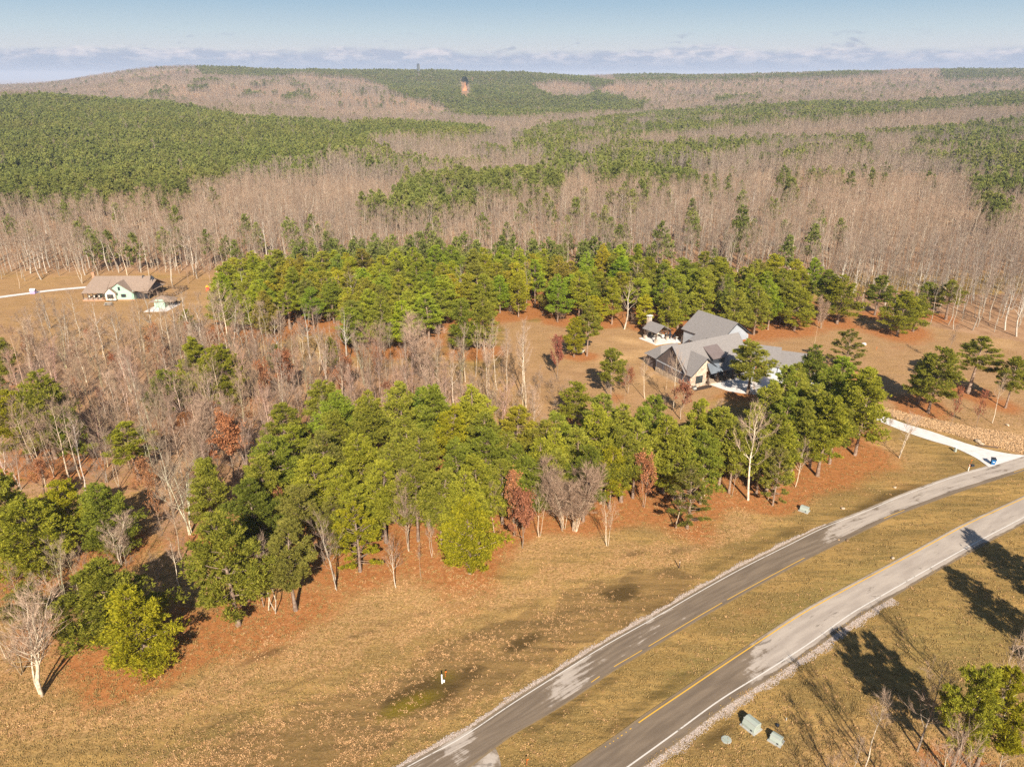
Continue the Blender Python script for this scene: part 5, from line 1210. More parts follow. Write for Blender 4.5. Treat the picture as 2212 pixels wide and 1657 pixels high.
def stone_mat(name, c1, c2, scale=2.6):
    m = bpy.data.materials.new(name); m.use_nodes = True; n = NT(m.node_tree); b = n.n['Principled BSDF']; tc = n.new('ShaderNodeTexCoord')
    vo = n.new('ShaderNodeTexVoronoi'); vo.inputs['Scale'].default_value = scale; n.link(tc.outputs['Object'], vo.inputs['Vector'])
    vd = n.new('ShaderNodeTexVoronoi'); vd.feature = 'DISTANCE_TO_EDGE'; vd.inputs['Scale'].default_value = scale; n.link(tc.outputs['Object'], vd.inputs['Vector'])
    sp = n.new('ShaderNodeSeparateColor'); n.link(vo.outputs['Color'], sp.inputs[0])
    c = n.mix(sp.outputs[0], c1, c2); c = n.mix(n.smooth(vd.outputs['Distance'], 0.0, 0.07), (0.62, 0.56, 0.48), c)
    n.link(c, b.inputs['Base Color']); b.inputs['Roughness'].default_value = 0.9
    bp = n.new('ShaderNodeBump'); bp.inputs['Strength'].default_value = .6; bp.inputs['Distance'].default_value = .05
    n.link(n.smooth(vd.outputs['Distance'], 0, .1), bp.inputs['Height']); n.link(bp.outputs[0], b.inputs['Normal']); return m
M['stone'] = stone_mat('field_stone', (0.34, 0.24, 0.17), (0.66, 0.55, 0.42)); M['stone_tan'] = stone_mat('tan_stone_base', (0.30, 0.21, 0.13), (0.55, 0.42, 0.28), 2.0)
EA = math.radians(28)
def roof(parent, quads, th=.16, mat='roof', name='roof'):
    mb = MB()
    for q in quads: mb.slab(q, th)
    return part(name, mb, M[mat], parent)
def wall_poly(mb, pts, th, nrm):
    """vertical wall polygon pts [(a,b,z)] thickened by th along nrm (a,b)"""
    n = len(pts); vs = [(p[0], p[1], p[2]) for p in pts] + [(p[0] + nrm[0] * th, p[1] + nrm[1] * th, p[2]) for p in pts]
    return mb.add(vs, [tuple(range(n)), tuple(range(n, 2 * n))[::-1]] + [(i, n + i, n + (i + 1) % n, (i + 1) % n) for i in range(n)])
def fixn(o):
    import bmesh
    bm = bmesh.new(); bm.from_mesh(o.data); bmesh.ops.recalc_face_normals(bm, faces=bm.faces); bm.to_mesh(o.data); bm.free(); return o
def window(parent, c, w, h, ang, nm='window', cols=2, mat='trim'):
    """framed window: frame part with pane sub-parts; c = centre on the wall face, ang = direction of the wall run"""
    co, si = math.cos(ang), math.sin(ang); nx, ny = si, -co; mb = MB(); fw = .09
    def P(u, z, d): return (c[0] + u * co + nx * d, c[1] + u * si + ny * d, c[2] + z)
    for u, z, sw, sh in ((0, h / 2, w + fw, fw), (0, -h / 2, w + fw, fw), (-w / 2, 0, fw, h - fw), (w / 2, 0, fw, h - fw)): mb.box(P(u, z, .05), (sw, .1, sh), ang)
    for k in range(1, cols): mb.box(P(-w / 2 + w * k / cols, 0, .045), (.05, .08, h - fw), ang)
    f = part(nm, mb, M[mat], parent)
    for k in range(cols):
        g = MB(); g.box(P(-w / 2 + w * (k + .5) / cols, 0, .02), (w / cols - .06, .03, h - .1), ang); part('pane', g, M['glass'], f)
    return f

def grey_house():
    t = thing('grey_house', 'grey house with shingle roofs, stone front gable and dark screened porch', 'house', (HO[0], HO[1], 0), EA)
    # body walls
    mb = MB(); mb.prism([(.05, 2.3), (17.7, 2.3), (17.7, 10.6), (.05, 10.6)], .0, 2.95)
    wall_poly(mb, [(17.7, 2.3, 2.9), (17.7, 10.6, 2.9), (17.7, 6, 7.3)], -.18, (1, 0)); part('wall', mb, M['board_dark'], t); fixn(bpy.context.scene.objects[mb and t.children[-1].name])
    # screened end: stone sill wall, screen panels between posts, screened gable
    mb = MB(); mb.box((-.02, 5.6, .55), (.34, 10.9, 1.1)); part('sill_wall', mb, M['stone_tan'], t)
    mb = MB(); wall_poly(mb, [(-.08, .5, 2.72), (-.08, 11.0, 2.72), (-.08, 6.0, 7.35)], .1, (1, 0)); fixn(part('gable_screen', mb, M['screen'], t))
    ys = [.3, 2.4, 4.5, 6.6, 8.7, 10.9]
    for a, b in zip(ys[:-1], ys[1:]):
        mb = MB(); mb.box((-.06, (a + b) / 2, 1.86), (.06, b - a - .16, 1.5)); part('screen_panel', mb, M['screen'], t)
    for y in ys:
        mb = MB(); mb.box((-.1, y, 1.4), (.16, .16, 2.8)); part('post', mb, M['board_dark'], t)
    mb = MB(); mb.box((-.14, 5.6, 2.68), (.14, 10.9, .2)); part('beam', mb, M['board'], t)
    # stone front bay with window
    mb = MB(); wall_poly(mb, [(0, 0, 0), (4.25, 0, 0), (4.25, 0, 3.05), (6.9, 0, 3.05), (3.7, 0, 5.9), (0, 0, 3.05)], .3, (0, 1))
    mb.box((4.1, 1.3, 1.5), (.28, 2.0, 3.0)); mb.box((.18, 1.3, 1.5), (.28, 2.0, 3.0)); fixn(part('stone_front', mb, M['stone'], t))
    window(t, (2.35, -.0, 1.65), 1.7, 1.5, 0)
    # roofs
    zr, br = 7.62, 6.0
    def zf(b): return zr - (br - b) * 1.0 if b <= br else zr - (b - br) * .95
    roof(t, [[(-.45, 1.15, zf(1.15)), (18.1, 1.15, zf(1.15)), (18.1, br, zr), (-.45, br, zr)], [(-.45, br, zr), (18.1, br, zr), (18.1, 11.2, zf(11.2)), (-.45, 11.2, zf(11.2))]])
    # front cross gable
    pk = 6.35; cx = 3.65; hw = 4.05; fb = -.6
    s_ = (pk - 2.9) / hw
    roof(t, [[(cx, fb, pk), (cx, 4.9, pk), (cx - hw, .95, 2.9 + .0), (cx - hw, fb, 2.9)], [(cx, fb, pk), (cx + hw, fb, 2.9), (cx + hw, 1.4, 2.9), (cx, 4.9, pk)]])
    mb = MB()
    for s in (-1, 1):
        q = [(cx, fb - .03, pk - .02), (cx + s * hw, fb - .03, 2.88), (cx + s * hw, fb - .03, 2.66), (cx, fb - .03, pk - .26)]; wall_poly(mb, q, .05, (0, 1))
    fixn(part('fascia', mb, M['trim'], t))
    mb = MB()
    for b0, z0, b1, z1 in ((1.15, zf(1.15), br, zr), (br, zr, 11.2, zf(11.2))):
        for a in (-.5, 18.1): wall_poly(mb, [(a, b0, z0 - .02), (a, b1, z1 - .02), (a, b1, z1 - .26), (a, b0, z0 - .26)], .05, (1, 0))
    fixn(part('fascia', mb, M['trim'], t))
    # shed dormer
    mb = MB(); pts = [(7.4, 1.7), (10.7, 1.7), (10.7, 4.9), (7.4, 4.9)]
    mb.add([(7.4, 1.75, 3.2), (10.7, 1.75, 3.2), (10.7, 1.75, 4.75), (7.4, 1.75, 4.75), (7.4, 4.6, 6.1), (10.7, 4.6, 6.1)], [(0, 1, 2, 3), (0, 3, 4), (1, 5, 2), (3, 2, 5, 4), (0, 4, 5, 1)]); fixn(part('dormer', mb, M['trim'], t))
    roof(t, [[(7.1, 1.35, 4.78), (11.0, 1.35, 4.78), (11.0, 5.0, 6.55), (7.1, 5.0, 6.55)]], .14, 'roof_metal', 'dormer_roof')
    # small metal roof over the entry corner and the porch
    roof(t, [[(4.3, -1.35, 2.95), (7.5, -1.35, 2.95), (7.2, -.15, 4.45), (4.0, -.15, 5.0)]], .1, 'porch_metal', 'entry_roof')
    roof(t, [[(7.2, -.4, 2.55), (13.8, -.4, 2.55), (13.8, 1.6, 3.15), (7.2, 1.6, 3.15)]], .12, 'roof', 'porch_roof')
    mb = MB(); mb.box((9.2, .95, .12), (9.6, 2.6, .24)); part('porch_floor', mb, M['stone_tan'], t)
    for a in (4.75, 7.3, 9.4, 11.6, 13.6):
        mb = MB(); mb.box((a, -.15, 1.35), (.26, .26, 2.45)); mb.box((a, -.15, .4), (.5, .5, .8)); part('porch_post', mb, M['timber'], t)
    mb = MB(); mb.box((6.6, 2.24, 1.35), (1.1, .1, 2.1)); mb.box((6.95, 2.17, 1.3), (.06, .06, .12)); part('door', mb, M['wood'], t)
    for a in (8.9, 11.4): window(t, (a, 2.28, 1.6), 1.5, 1.3, 0)
    # lower rear wing roof with hip towards the west
    mb = MB(); mb.prism([(.6, 10.6), (6.5, 10.6), (6.5, 15.2), (.6, 15.2)], 0, 2.7); part('rear_wall', mb, M['screen'], t)
    roof(t, [[(0, 9.9, 2.75), (2.2, 12.7, 5.0), (0, 15.6, 2.75)], [(0, 9.9, 2.76), (6.8, 9.9, 2.76), (6.8, 12.7, 5.02), (2.2, 12.7, 5.02)], [(0, 15.6, 2.76), (6.8, 15.6, 2.76), (6.8, 12.7, 5.01), (2.2, 12.7, 5.01)]], .14)
    # chimney vents
    for a, b in ((12.3, 7.6), (5.4, 8.1)):
        mb = MB(); mb.tube([(a, b, zf(b) - .1), (a, b, zf(b) + .45)], .06, 8); part('vent_pipe', mb, M['grey_plastic'], t)
    return t
grey_house()

def garage(name, label, TLp, TRp, zr, L2, half, door=True, ze=2.5):
    A, B = np.array(TLp), np.array(TRp); d = (B - A) / np.linalg.norm(B - A); L = np.linalg.norm(B - A) + L2; ang = math.atan2(d[1], d[0])
    t = thing(name, label, 'garage', (A[0], A[1], 0), ang); h = half
    mb = MB(); mb.add([(0, -h + .3, 0), (L, -h + .3, 0), (L, h - .3, 0), (0, h - .3, 0), (0, -h + .3, ze), (L, -h + .3, ze), (L, h - .3, ze), (0, h - .3, ze), (0, 0, zr - .25), (L, 0, zr - .25)],
        [(0, 1, 5, 4), (1, 2, 6, 9, 5), (2, 3, 7, 6), (3, 0, 4, 8, 7), (4, 5, 9, 8), (7, 8, 9, 6)]); fixn(part('wall', mb, M['board'], t))
    roof(t, [[(-.3, 0, zr), (L + .35, 0, zr), (L + .35, -h - .2, ze - .12), (-.3, -h - .2, ze - .12)], [(-.3, 0, zr), (L + .35, 0, zr), (L + .35, h + .2, ze - .12), (-.3, h + .2, ze - .12)]])
    if door:
        k = max(1, int(L // 3.4))
        for q in range(k):
            mb = MB()
            for p_ in range(4): mb.box(((q + .5) * L / k, -h + .27, .3 + p_ * .52), (2.5, .06, .49))
            part('garage_door', mb, M['wood'], t)
    return t
e1h, e2h = frame(EA)
def hw_(a, b): return HO + e1h * a + e2h * b
garage('garage', 'grey garage wing with shingle roof behind the tall court pine', hw_(20.6, 4.6), hw_(24.7, -.2), 5.0, .1, 5.2, True)
garage('garage', 'lower outer garage with shingle roof at the drive side', hw_(24.9, -.4), hw_(28.0, -4.1), 4.3, .2, 5.0, True, 2.3)
# low link between house and garage
t = thing('link_roof', 'low grey roofed link joining the house to the garages', 'annex', (*hw_(17.9, 1.2), 0), EA)
mb = MB(); mb.box((1.8, 2.4, 1.3), (3.5, 4.6, 2.6)); part('wall', mb, M['board_dark'], t)
roof(t, [[(-.02, -.4, 2.6), (4.2, -.4, 2.6), (4.2, 2.6, 4.6), (-.02, 2.6, 4.6)], [(-.02, 5.4, 2.6), (4.2, 5.4, 2.6), (4.2, 2.6, 4.6), (-.02, 2.6, 4.6)]])

# ------------------------------------------------------------------ barn, pavilion (own axis)
BA = math.radians(34.3); e1b, e2b = frame(BA)
def bw(a, b): return HO + e1b * a + e2b * b
def barn():
    a0, a1, b0, b1, ze, zr = 18.6, 28.6, 8.7, 19.6, 4.0, 7.75; c = (a0 + a1) / 2
    t = thing('barn', 'large grey barn with long shingle roof and wooden door behind the house', 'barn', (HO[0], HO[1], 0), BA)
    mb = MB(); mb.add([(a0, b0, 0), (a1, b0, 0), (a1, b1, 0), (a0, b1, 0), (a0, b0, ze - .25), (a1, b0, ze - .25), (a1, b1, ze - .25), (a0, b1, ze - .25), (c, b0, zr - .3), (c, b1, zr - .3)],
        [(0, 1, 5, 8, 4), (1, 2, 6, 5), (2, 3, 7, 9, 6), (3, 0, 4, 7), (4, 8, 9, 7), (5, 6, 9, 8)]); fixn(part('wall', mb, M['board'], t))
    # battens of the front gable
    bt = bpy.data.meshes
    for k in range(1, 25):
        a = a0 + (a1 - a0) * k / 25; top = ze - .3 + (zr - ze) * (1 - abs(a - c) / (c - a0)) - .12
        mb = MB(); mb.box((a, b0 - .02, top / 2), (.05, .04, top)); part('batten', mb, M['board'], t)
    o = .5; s = (zr - ze) / (c - a0 + o)
    roof(t, [[(c, b0 - o, zr), (c, b1 + o, zr), (a0 - o, b1 + o, ze), (a0 - o, b0 - o, ze)], [(c, b0 - o, zr), (c, b1 + o, zr), (a1 + o, b1 + o, ze), (a1 + o, b0 - o, ze)]], .18)
    mb = MB()
    for sgn in (-1, 1): wall_poly(mb, [(c, b0 - o - .03, zr - .02), (c + sgn * (c - a0 + o), b0 - o - .03, ze - .02), (c + sgn * (c - a0 + o), b0 - o - .03, ze - .24), (c, b0 - o - .03, zr - .26)], .05, (0, 1))
    fixn(part('fascia', mb, M['trim'], t))
    mb = MB()
    for p_ in range(5): mb.box((a1 - 2.1, b0 - .05, .32 + p_ * .56), (2.6, .08, .53))
    part('door', mb, M['wood'], t)
    # small porch shed on the near-west side
    roof(t, [[(a0 - 2.9, b1 - 7.4, 3.15), (a0 - .2, b1 - 7.4, 4.15), (a0 - .2, b1 - 4.2, 4.15), (a0 - 2.9, b1 - 4.2, 3.15)]], .12, 'roof', 'shed_roof')
    mb = MB(); mb.box((a0 - 2.7, b1 - 7.2, 1.5), (.18, .18, 3.0)); mb.box((a0 - 2.7, b1 - 4.4, 1.5), (.18, .18, 3.0)); part('post', mb, M['timber'], t)
    window(t, (a0 - .02, b1 - 3.0, 1.8), 1.1, 1.2, -math.pi / 2)
barn()
def pavilion():
    t = thing('pavilion', 'small open pavilion with grey gable roof on timber posts over the patio', 'pavilion', (HO[0], HO[1], 0), BA)
    a0, a1, b0, b1 = 13.7, 18.1, 23.7, 28.0; c = (a0 + a1) / 2
    for a in (a0 + .25, a1 - .25):
        for b in (b0 + .3, b1 - .3):
            mb = MB(); mb.box((a, b, 1.4), (.22, .22, 2.5)); p_ = part('post', mb, M['timber'], t)
            mb = MB(); mb.box((a, b, .55), (.55, .55, .85)); mb.box((a, b, 1.0), (.62, .62, .06)); part('pier', mb, M['stone'], p_)
    mb = MB()
    for b in (b0 + .3, b1 - .3): mb.box((c, b, 2.62), (a1 - a0 - .2, .2, .22))
    for a in (a0 + .25, a1 - .25): mb.box((a, (b0 + b1) / 2, 2.62), (.18, b1 - b0 - 1.0, .2))
    part('beam', mb, M['timber'], t)
    roof(t, [[(c, b0 - .3, 4.25), (c, b1 + .3, 4.25), (a0 - .25, b1 + .3, 2.72), (a0 - .25, b0 - .3, 2.72)], [(c, b0 - .3, 4.25), (c, b1 + .3, 4.25), (a1 + .25, b1 + .3, 2.72), (a1 + .25, b0 - .3, 2.72)]], .12)
    k = thing('outdoor_fireplace', 'pale stone fireplace with chimney rising through the pavilion roof end', 'fireplace', (*bw(15.9, 28.55), 0), BA)
    mb = MB(); mb.box((0, 0, 1.1), (2.2, .8, 2.2)); mb.box((0, 0, 3.6), (1.05, .7, 3.0)); part('stack', mb, M['stone'], k)
    mb = MB(); mb.box((0, 0, 5.45), (1.35, 1.0, .16)); 
    part('cap', mb, M['cream'], k)
    mb = MB(); mb.box((0, -.41, .8), (1.0, .06, .9)); part('firebox', mb, M['dark'], k)
    for dx in (-.3, .3):
        mb = MB(); mb.box((dx, 0, 5.22), (.3, .5, .3)); part('flue', mb, M['dark'], k)
pavilion()
P = [bw(a, b) for a, b in ((13.0, 23.0), (17.5, 22.0), (20.8, 19.6), (21.4, 21.0), (20.0, 24.0), (20.2, 28.6), (13.0, 28.8))]
mb = MB(); mb.prism([tuple(p_) for p_ in P], -.05, .13); o = link('patio', mb.mesh('patio', [M['concrete']])); o['kind'] = 'structure'
k = thing('grill_wall', 'stone grill island with shiny metal flue beside the barn', 'outdoor kitchen', (*bw(20.0, 20.3), .1), BA)
mb = MB(); mb.box((0, 0, .75), (1.7, .8, 1.5)); mb.box((-.4, 0, 1.7), (.75, .7, .5)); part('island', mb, M['stone'], k)
mb = MB(); mb.tube([(-.4, 0, 1.9), (-.4, 0, 3.1)], .13, 10); mb.tube([(-.4, 0, 3.1), (-.4, 0, 3.22)], .2, 10); part('flue', mb, M['chrome'], k)
mb = MB(); mb.box((.45, -.05, 1.56), (.8, .7, .14)); part('grill_lid', mb, M['trim'], k)
k = thing('birdbath', 'small pale birdbath on a pedestal beside the patio', 'birdbath', (*at(1461.5, 736, .13), .13))
mb = MB(); mb.tube([(0, 0, 0), (0, 0, .12), (0, 0, .75), (0, 0, .85)], [.2, .1, .07, .12], 10); part('pedestal', mb, M['cream'], k)
mb = MB(); mb.tube([(0, 0, .85), (0, 0, .98)], [.14, .34], 12); part('bowl', mb, M['cream'], k)
# patio furniture
def chair(loc, rz, label, mat, group='patio chairs'):
    t = thing('patio_chair', label, 'chair', loc, rz, group)
    mb = MB(); mb.box((0, 0, .43), (.5, .5, .07)); part('seat', mb, mat, t)
    mb = MB(); mb.box((0, .24, .75), (.5, .06, .6)); part('backrest', mb, mat, t)
    for x in (-.21, .21):
        for y in (-.21, .21): mb = MB(); mb.box((x, y, .2), (.04, .04, .4)); part('leg', mb, M['trim'], t)
for tx, ty, lb, n_ in ((1447, 729, 'dark round table on the open side of the patio', 6), (1427, 728, 'round table beneath the pavilion roof', 4)):
    c = at(tx, ty, .13); t = thing('patio_table', lb, 'table', (c[0], c[1], .13), 0, 'patio tables')
    mb = MB(); mb.tube([(0, 0, .70), (0, 0, .75)], .6, 14); part('tabletop', mb, M['trim'] if n_ == 6 else M['cream'], t)
    mb = MB(); mb.tube([(0, 0, 0), (0, 0, .70)], .06, 8); part('leg', mb, M['trim'], t)
    for q in range(n_):
        a = 6.283 * q / n_ + .3; dr = ['near', 'near east', 'far east', 'far', 'far west', 'near west'][int(((a + math.pi / 2) % 6.283) / 6.283 * 6) % 6]
        chair((c[0] + 1.05 * math.cos(a), c[1] + 1.05 * math.sin(a), .13), a - math.pi / 2, f"{'black' if n_ == 6 else 'cream'} chair on the {dr} side of the {'open patio' if n_ == 6 else 'roofed'} table", M['trim'] if n_ == 6 else M['cream'])
for q, (a, b) in enumerate(((8.2, .8), (10.4, .8))):
    chair((*hw_(a, b), .24), EA + .1, ('white porch chair nearer the front door', 'white porch chair farther from the front door')[q], M['cream'], 'porch chairs')
# air conditioner and box by the stone corner
k = thing('air_conditioner', 'white air conditioner unit outside the screened porch', 'air conditioner', (*hw_(-.75, .75), 0), EA)
mb = MB(); mb.box((0, 0, .45), (.8, .8, .82)); part('cabinet', mb, M['grey_plastic'], k); mb = MB(); mb.tube([(0, 0, .86), (0, 0, .9)], .33, 14); part('fan_guard', mb, M['trim'], k)
k = thing('utility_cabinet', 'grey cabinet at the foot of the stone corner', 'utility box', (*hw_(.7, -.75), 0), EA); mb = MB(); mb.box((0, 0, .32), (.7, .45, .64)); part('cabinet', mb, M['grey_plastic'], k); mb = MB(); mb.box((0, 0, .67), (.76, .5, .06)); part('lid', mb, M['trim'], k)
mb = MB(); P = [hw_(a, b) for a, b in ((.3, -.2), (4.4, -.2), (5.2, -.9), (4.6, -1.6), (.2, -1.5))]; mb.prism([tuple(p_) for p_ in P], -.02, .05); o = link('flower_bed', mb.mesh('flower_bed', [M['bed']])); o['kind'] = 'structure'
mb = MB(); P = [hw_(a, b) for a, b in ((-1.3, 10.9), (-.25, 10.9), (-.25, 4.0), (-1.0, 4.0))]; mb.prism([tuple(p_) for p_ in P], -.02, .04); o = link('gravel_border', mb.mesh('gravel_border', [M['tan_stone']])); o['kind'] = 'structure'
# hammock
pa, pb = at(1240, 771), at(1268, 769); k = thing('hammock', 'pale hammock slung between the two yard pines', 'hammock', (*((pa + pb) / 2), 0), math.atan2(pb[1] - pa[1], pb[0] - pa[0]))
Lh = np.linalg.norm(pb - pa) / 2 - .25; mb = MB(); q = 10; pts = []
for i in range(q + 1):
    u = -1 + 2 * i / q; pts.append((u * Lh * .75, .55 * (1 - u ** 4), .95 + .55 * u * u))
vs = []; fs = []
for (x, w_, z) in pts: vs += [(x, -w_, z + .12), (x, 0, z), (x, w_, z + .12)]
for i in range(q):
    for j in range(2): fs.append((i * 3 + j, i * 3 + j + 1, i * 3 + j + 4, i * 3 + j + 3))
nv = len(vs); vs += [(x, y, z - .04) for x, y, z in vs]; fs += [tuple(v + nv for v in f[::-1]) for f in fs]
mb.add(vs, fs); part('sling', mb, M['cream'], k)
for s in (-1, 1): mb = MB(); mb.tube([(s * Lh * .75, 0, 1.5), (s * Lh, 0, 1.75)], .02, 5); part('rope', mb, M['cream'], k)

# ------------------------------------------------------------------ green house
M['roof2'] = mat_plain('brown_shingles', (0.27, 0.20, 0.155), 0.9, 0.14, 3.0)
M['mint'] = mat_plain('mint_green_siding', (0.36, 0.52, 0.42), 0.7, 0.06, 1.0)
M['brick'] = mat_plain('tan_brick', (0.45, 0.25, 0.15), 0.9, 0.2, 8.0)
def green_house():
    t = thing('green_house', 'mint green house with broad brown roof and dark porches in the far meadow', 'house', (-113.0, 202.0, 0), .02)
    # local: x right, y back
    mb = MB(); mb.prism([(-4.0, .2), (4.2, .2), (4.2, 9.5), (-4.0, 9.5)], 0, 2.7); mb.prism([(-7.0, 2.4), (-4.0, 2.4), (-4.0, 9.5), (-7.0, 9.5)], 0, 2.5); part('wall', mb, M['mint'], t)
    mb = MB(); mb.box((.1, .15, .15), (8.3, .2, .3)); part('foundation', mb, M['brick'], t)
    mb = MB(); wall_poly(mb, [(-3.4, 0, .3), (3.9, 0, .3), (3.9, 0, 2.5), (.35, 0, 5.0), (-3.4, 0, 2.5)], .2, (0, 1)); fixn(part('gable_wall', mb, M['mint'], t))
    mb = MB(); wall_poly(mb, [(-3.3, -.9, .3), (-.5, -.9, .3), (-.5, -.9, 2.35), (-1.9, -.9, 3.7), (-3.3, -.9, 2.35)], .85, (0, 1)); fixn(part('bay', mb, M['cream'], t))
    window(t, (-1.9, -.92, 1.45), 1.7, 1.1, 0, cols=2); window(t, (1.4, -.02, 1.45), .8, .8, 0, cols=1); window(t, (.5, -.02, 3.5), .45, .9, 0, cols=1)
    for x in (.8, 2.0): mb = MB(); mb.box((x, -.03, 1.45), (.25, .05, .85)); part('shutter', mb, M['timber'], t)
    zr, yr = 6.0, 4.8
    roof(t, [[(-10.2, -.6, 2.35), (-3.3, -.6, 2.35), (-3.3, yr, zr), (-8.3, yr, zr)], [(-3.3, .6, 2.9), (8.2, .6, 2.5), (9.3, yr, zr - 1.2), (7.6, yr, zr), (-3.3, yr, zr)], [(-8.3, yr, zr), (7.6, yr, zr), (9.2, 11.0, 2.3), (-9.5, 11.0, 2.3)]], .15, 'roof2')
    roof(t, [[(.35, -.35, 5.25), (.35, 4.2, 5.25), (-3.9, 1.0, 2.35), (-3.9, -.35, 2.35)], [(.35, -.35, 5.25), (.35, 4.2, 5.25), (4.4, 1.0, 2.35), (4.4, -.35, 2.35)]], .14, 'roof2')
    roof(t, [[(-1.9, -1.15, 3.95), (-1.9, 1.4, 3.95), (-3.7, 1.0, 2.25), (-3.7, -1.15, 2.25)], [(-1.9, -1.15, 3.95), (-1.9, 1.4, 3.95), (-.1, 1.0, 2.25), (-.1, -1.15, 2.25)]], .12, 'roof2')
    # east porch roof, swept out
    roof(t, [[(4.2, 1.2, 2.5), (8.2, .1, 2.1), (9.4, 9.8, 2.2), (6.0, 6.0, 4.4)]], .12, 'roof2', 'porch_roof')
    for x, y in ((7.9, 1.0), (8.4, 4.2), (8.9, 8.8)): mb = MB(); mb.box((x, y, 1.05), (.18, .18, 2.1)); part('porch_post', mb, M['timber'], t)
    mb = MB(); mb.box((6.2, 4.9, 1.0), (3.6, 6.8, 2.0)); part('recess_shade', mb, M['dark'], t)  # solid dark block under the porch roof, painted as the shade in there
    for x in (-10.0, -8.6, -7.2, -5.8, -4.3): mb = MB(); mb.box((x, -.2, 1.15), (.18, .18, 2.3)); part('porch_post', mb, M['timber'], t)
    mb = MB(); mb.box((-7.1, .9, .2), (6.2, 2.8, .4)); part('porch_floor', mb, M['brick'], t)
    for x in (-9.3, -7.9, -6.5, -5.1): mb = MB(); mb.box((x, -.45, .5), (1.0, .08, .06)); mb.box((x, -.45, .8), (1.0, .08, .06)); part('rail', mb, M['cream'], t)
    mb = MB(); mb.box((-8.6, 5.0, 6.0), (.8, .6, 2.0)); mb.box((-8.6, 5.0, 7.05), (.95, .75, .14)); part('chimney', mb, M['brick'], t)
    for x, w_ in ((5.6, 1.5), (8.0, .9)):   # dark dormer cheeks
        mb = MB(); mb.add([(x, 3.2, 4.2), (x + w_ * .25, 2.2 + .6, 3.6), (x + w_ * .4, 4.6, 5.4), (x + .05, 4.6, 6.3), (x + w_, 4.7, 5.6)], [(0, 1, 2), (0, 2, 3), (1, 4, 2), (2, 4, 3)]); part('dormer', mb, M['trim'], t)
    # white chairs on the west porch
    for q, x in enumerate((-9.0, -7.6, -6.2)): chair((-113 + x, 202 + .7, .4), 0, ('white chair at the west end of the green house porch', 'white chair midway along the green house porch', 'white chair nearest the bay of the green house porch')[q], M['cream'], 'porch chairs of the green house')
green_house()
def shed():
    t = thing('shed', 'small mint green shed with brown hip roof on a white slab', 'shed', (-97.6, 196.2, .05), .1)
    mb = MB(); mb.prism([(-1.9, -1.8), (.9, -1.8), (.9, 2.0), (-1.9, 2.0)], 0, 2.0); part('wall', mb, M['mint'], t)
    mb = MB(); wall_poly(mb, [(-1.9, -1.8, 1.9), (.9, -1.8, 1.9), (.4, -1.8, 2.5), (-1.4, -1.8, 2.5)], .1, (0, 1)); fixn(part('gable', mb, M['mint'], t))
    roof(t, [[(-3.2, -2.2, 1.85), (3.6, -1.6, 1.75), (-.2, .2, 3.1)], [(3.6, -1.6, 1.76), (3.4, 2.4, 1.85), (-.2, .2, 3.11)], [(3.4, 2.4, 1.85), (-3.0, 2.6, 1.85), (-.2, .2, 3.1)], [(-3.0, 2.6, 1.86), (-3.2, -2.2, 1.85), (-.2, .2, 3.12)]], .1, 'roof2')
    for x, y in ((2.9, -1.4), (2.9, 2.0)): mb = MB(); mb.box((x, y, .9), (.14, .14, 1.8)); part('post', mb, M['trim'], t)
    P = [(-101.0, 191.0), (-94.8, 191.5), (-93.9, 198.2), (-95, 199.2), (-100.2, 198.6)]
    mb = MB(); mb.prism(P, -.03, .06); o = link('slab', mb.mesh('slab', [M['concrete']])); o['kind'] = 'structure'
shed()
# board fence of the small yard
k = thing('board_fence', 'dark board fence around the small lawn beside the green house', 'fence', (0, 0, 0))
FP = [np.array(p_, float) for p_ in ((-104.0, 206.6), (-99.0, 205.0), (-98.2, 213.6), (-104.2, 214.2))]
for A, B in zip(FP[:-1], FP[1:]):
    L = np.linalg.norm(B - A); an = math.atan2(*(B - A)[::-1]); m_ = max(2, int(round(L / 2)))
    for q in range(m_ + (B is FP[-1])): c = A + (B - A) * q / m_; mb = MB(); mb.box((c[0], c[1], .65), (.12, .12, 1.3), an); part('post', mb, M['timber'], k)
    for z in (.35, .75, 1.15): c = (A + B) / 2; mb = MB(); mb.box((c[0], c[1], z), (L, .05, .14), an); part('rail', mb, M['timber'], k)
# picnic table, play things
c = at(235, 660); k = thing('picnic_table', 'weathered picnic table in front of the mint house bay', 'table', (c[0], c[1], 0), .1)
mb = MB()
for q in range(4): mb.box((0, -.33 + q * .22, .76), (2.0, .2, .05))
part('tabletop', mb, M['grey_plastic'], k)
for y in (-.75, .75): mb = MB(); mb.box((0, y, .45), (2.0, .26, .05)); part('bench', mb, M['grey_plastic'], k)
for x in (-.75, .75): mb = MB(); mb.box((x, 0, .36), (.1, 1.6, .08)); mb.box((x, 0, .38), (.1, .5, .7)); part('leg', mb, M['timber'], k)
M['red'] = mat_plain('red_plastic', (0.65, 0.07, 0.04), 0.5, .1); M['yellow'] = mat_plain('yellow_plastic', (0.75, 0.4, 0.04), 0.5, .1); M['lilac'] = mat_plain('lilac_plastic', (0.45, 0.36, 0.62), 0.5, .1)
c = at(449, 628); k = thing('play_set', 'red and yellow plastic play slide at the wood edge', 'play set', (c[0], c[1], 0), .3)
mb = MB(); mb.box((0, 0, .6), (.9, .9, 1.2), taper=.8); part('tower', mb, M['red'], k); mb = MB(); mb.slab([(.4, -.3, 1.1), (1.7, -.3, .1), (1.7, .3, .1), (.4, .3, 1.1)], .08); part('slide', mb, M['yellow'], k)
mb = MB(); mb.tube([(0, 0, 1.2), (0, 0, 1.75)], [.6, .05], 4); part('roof', mb, M['yellow'], k)
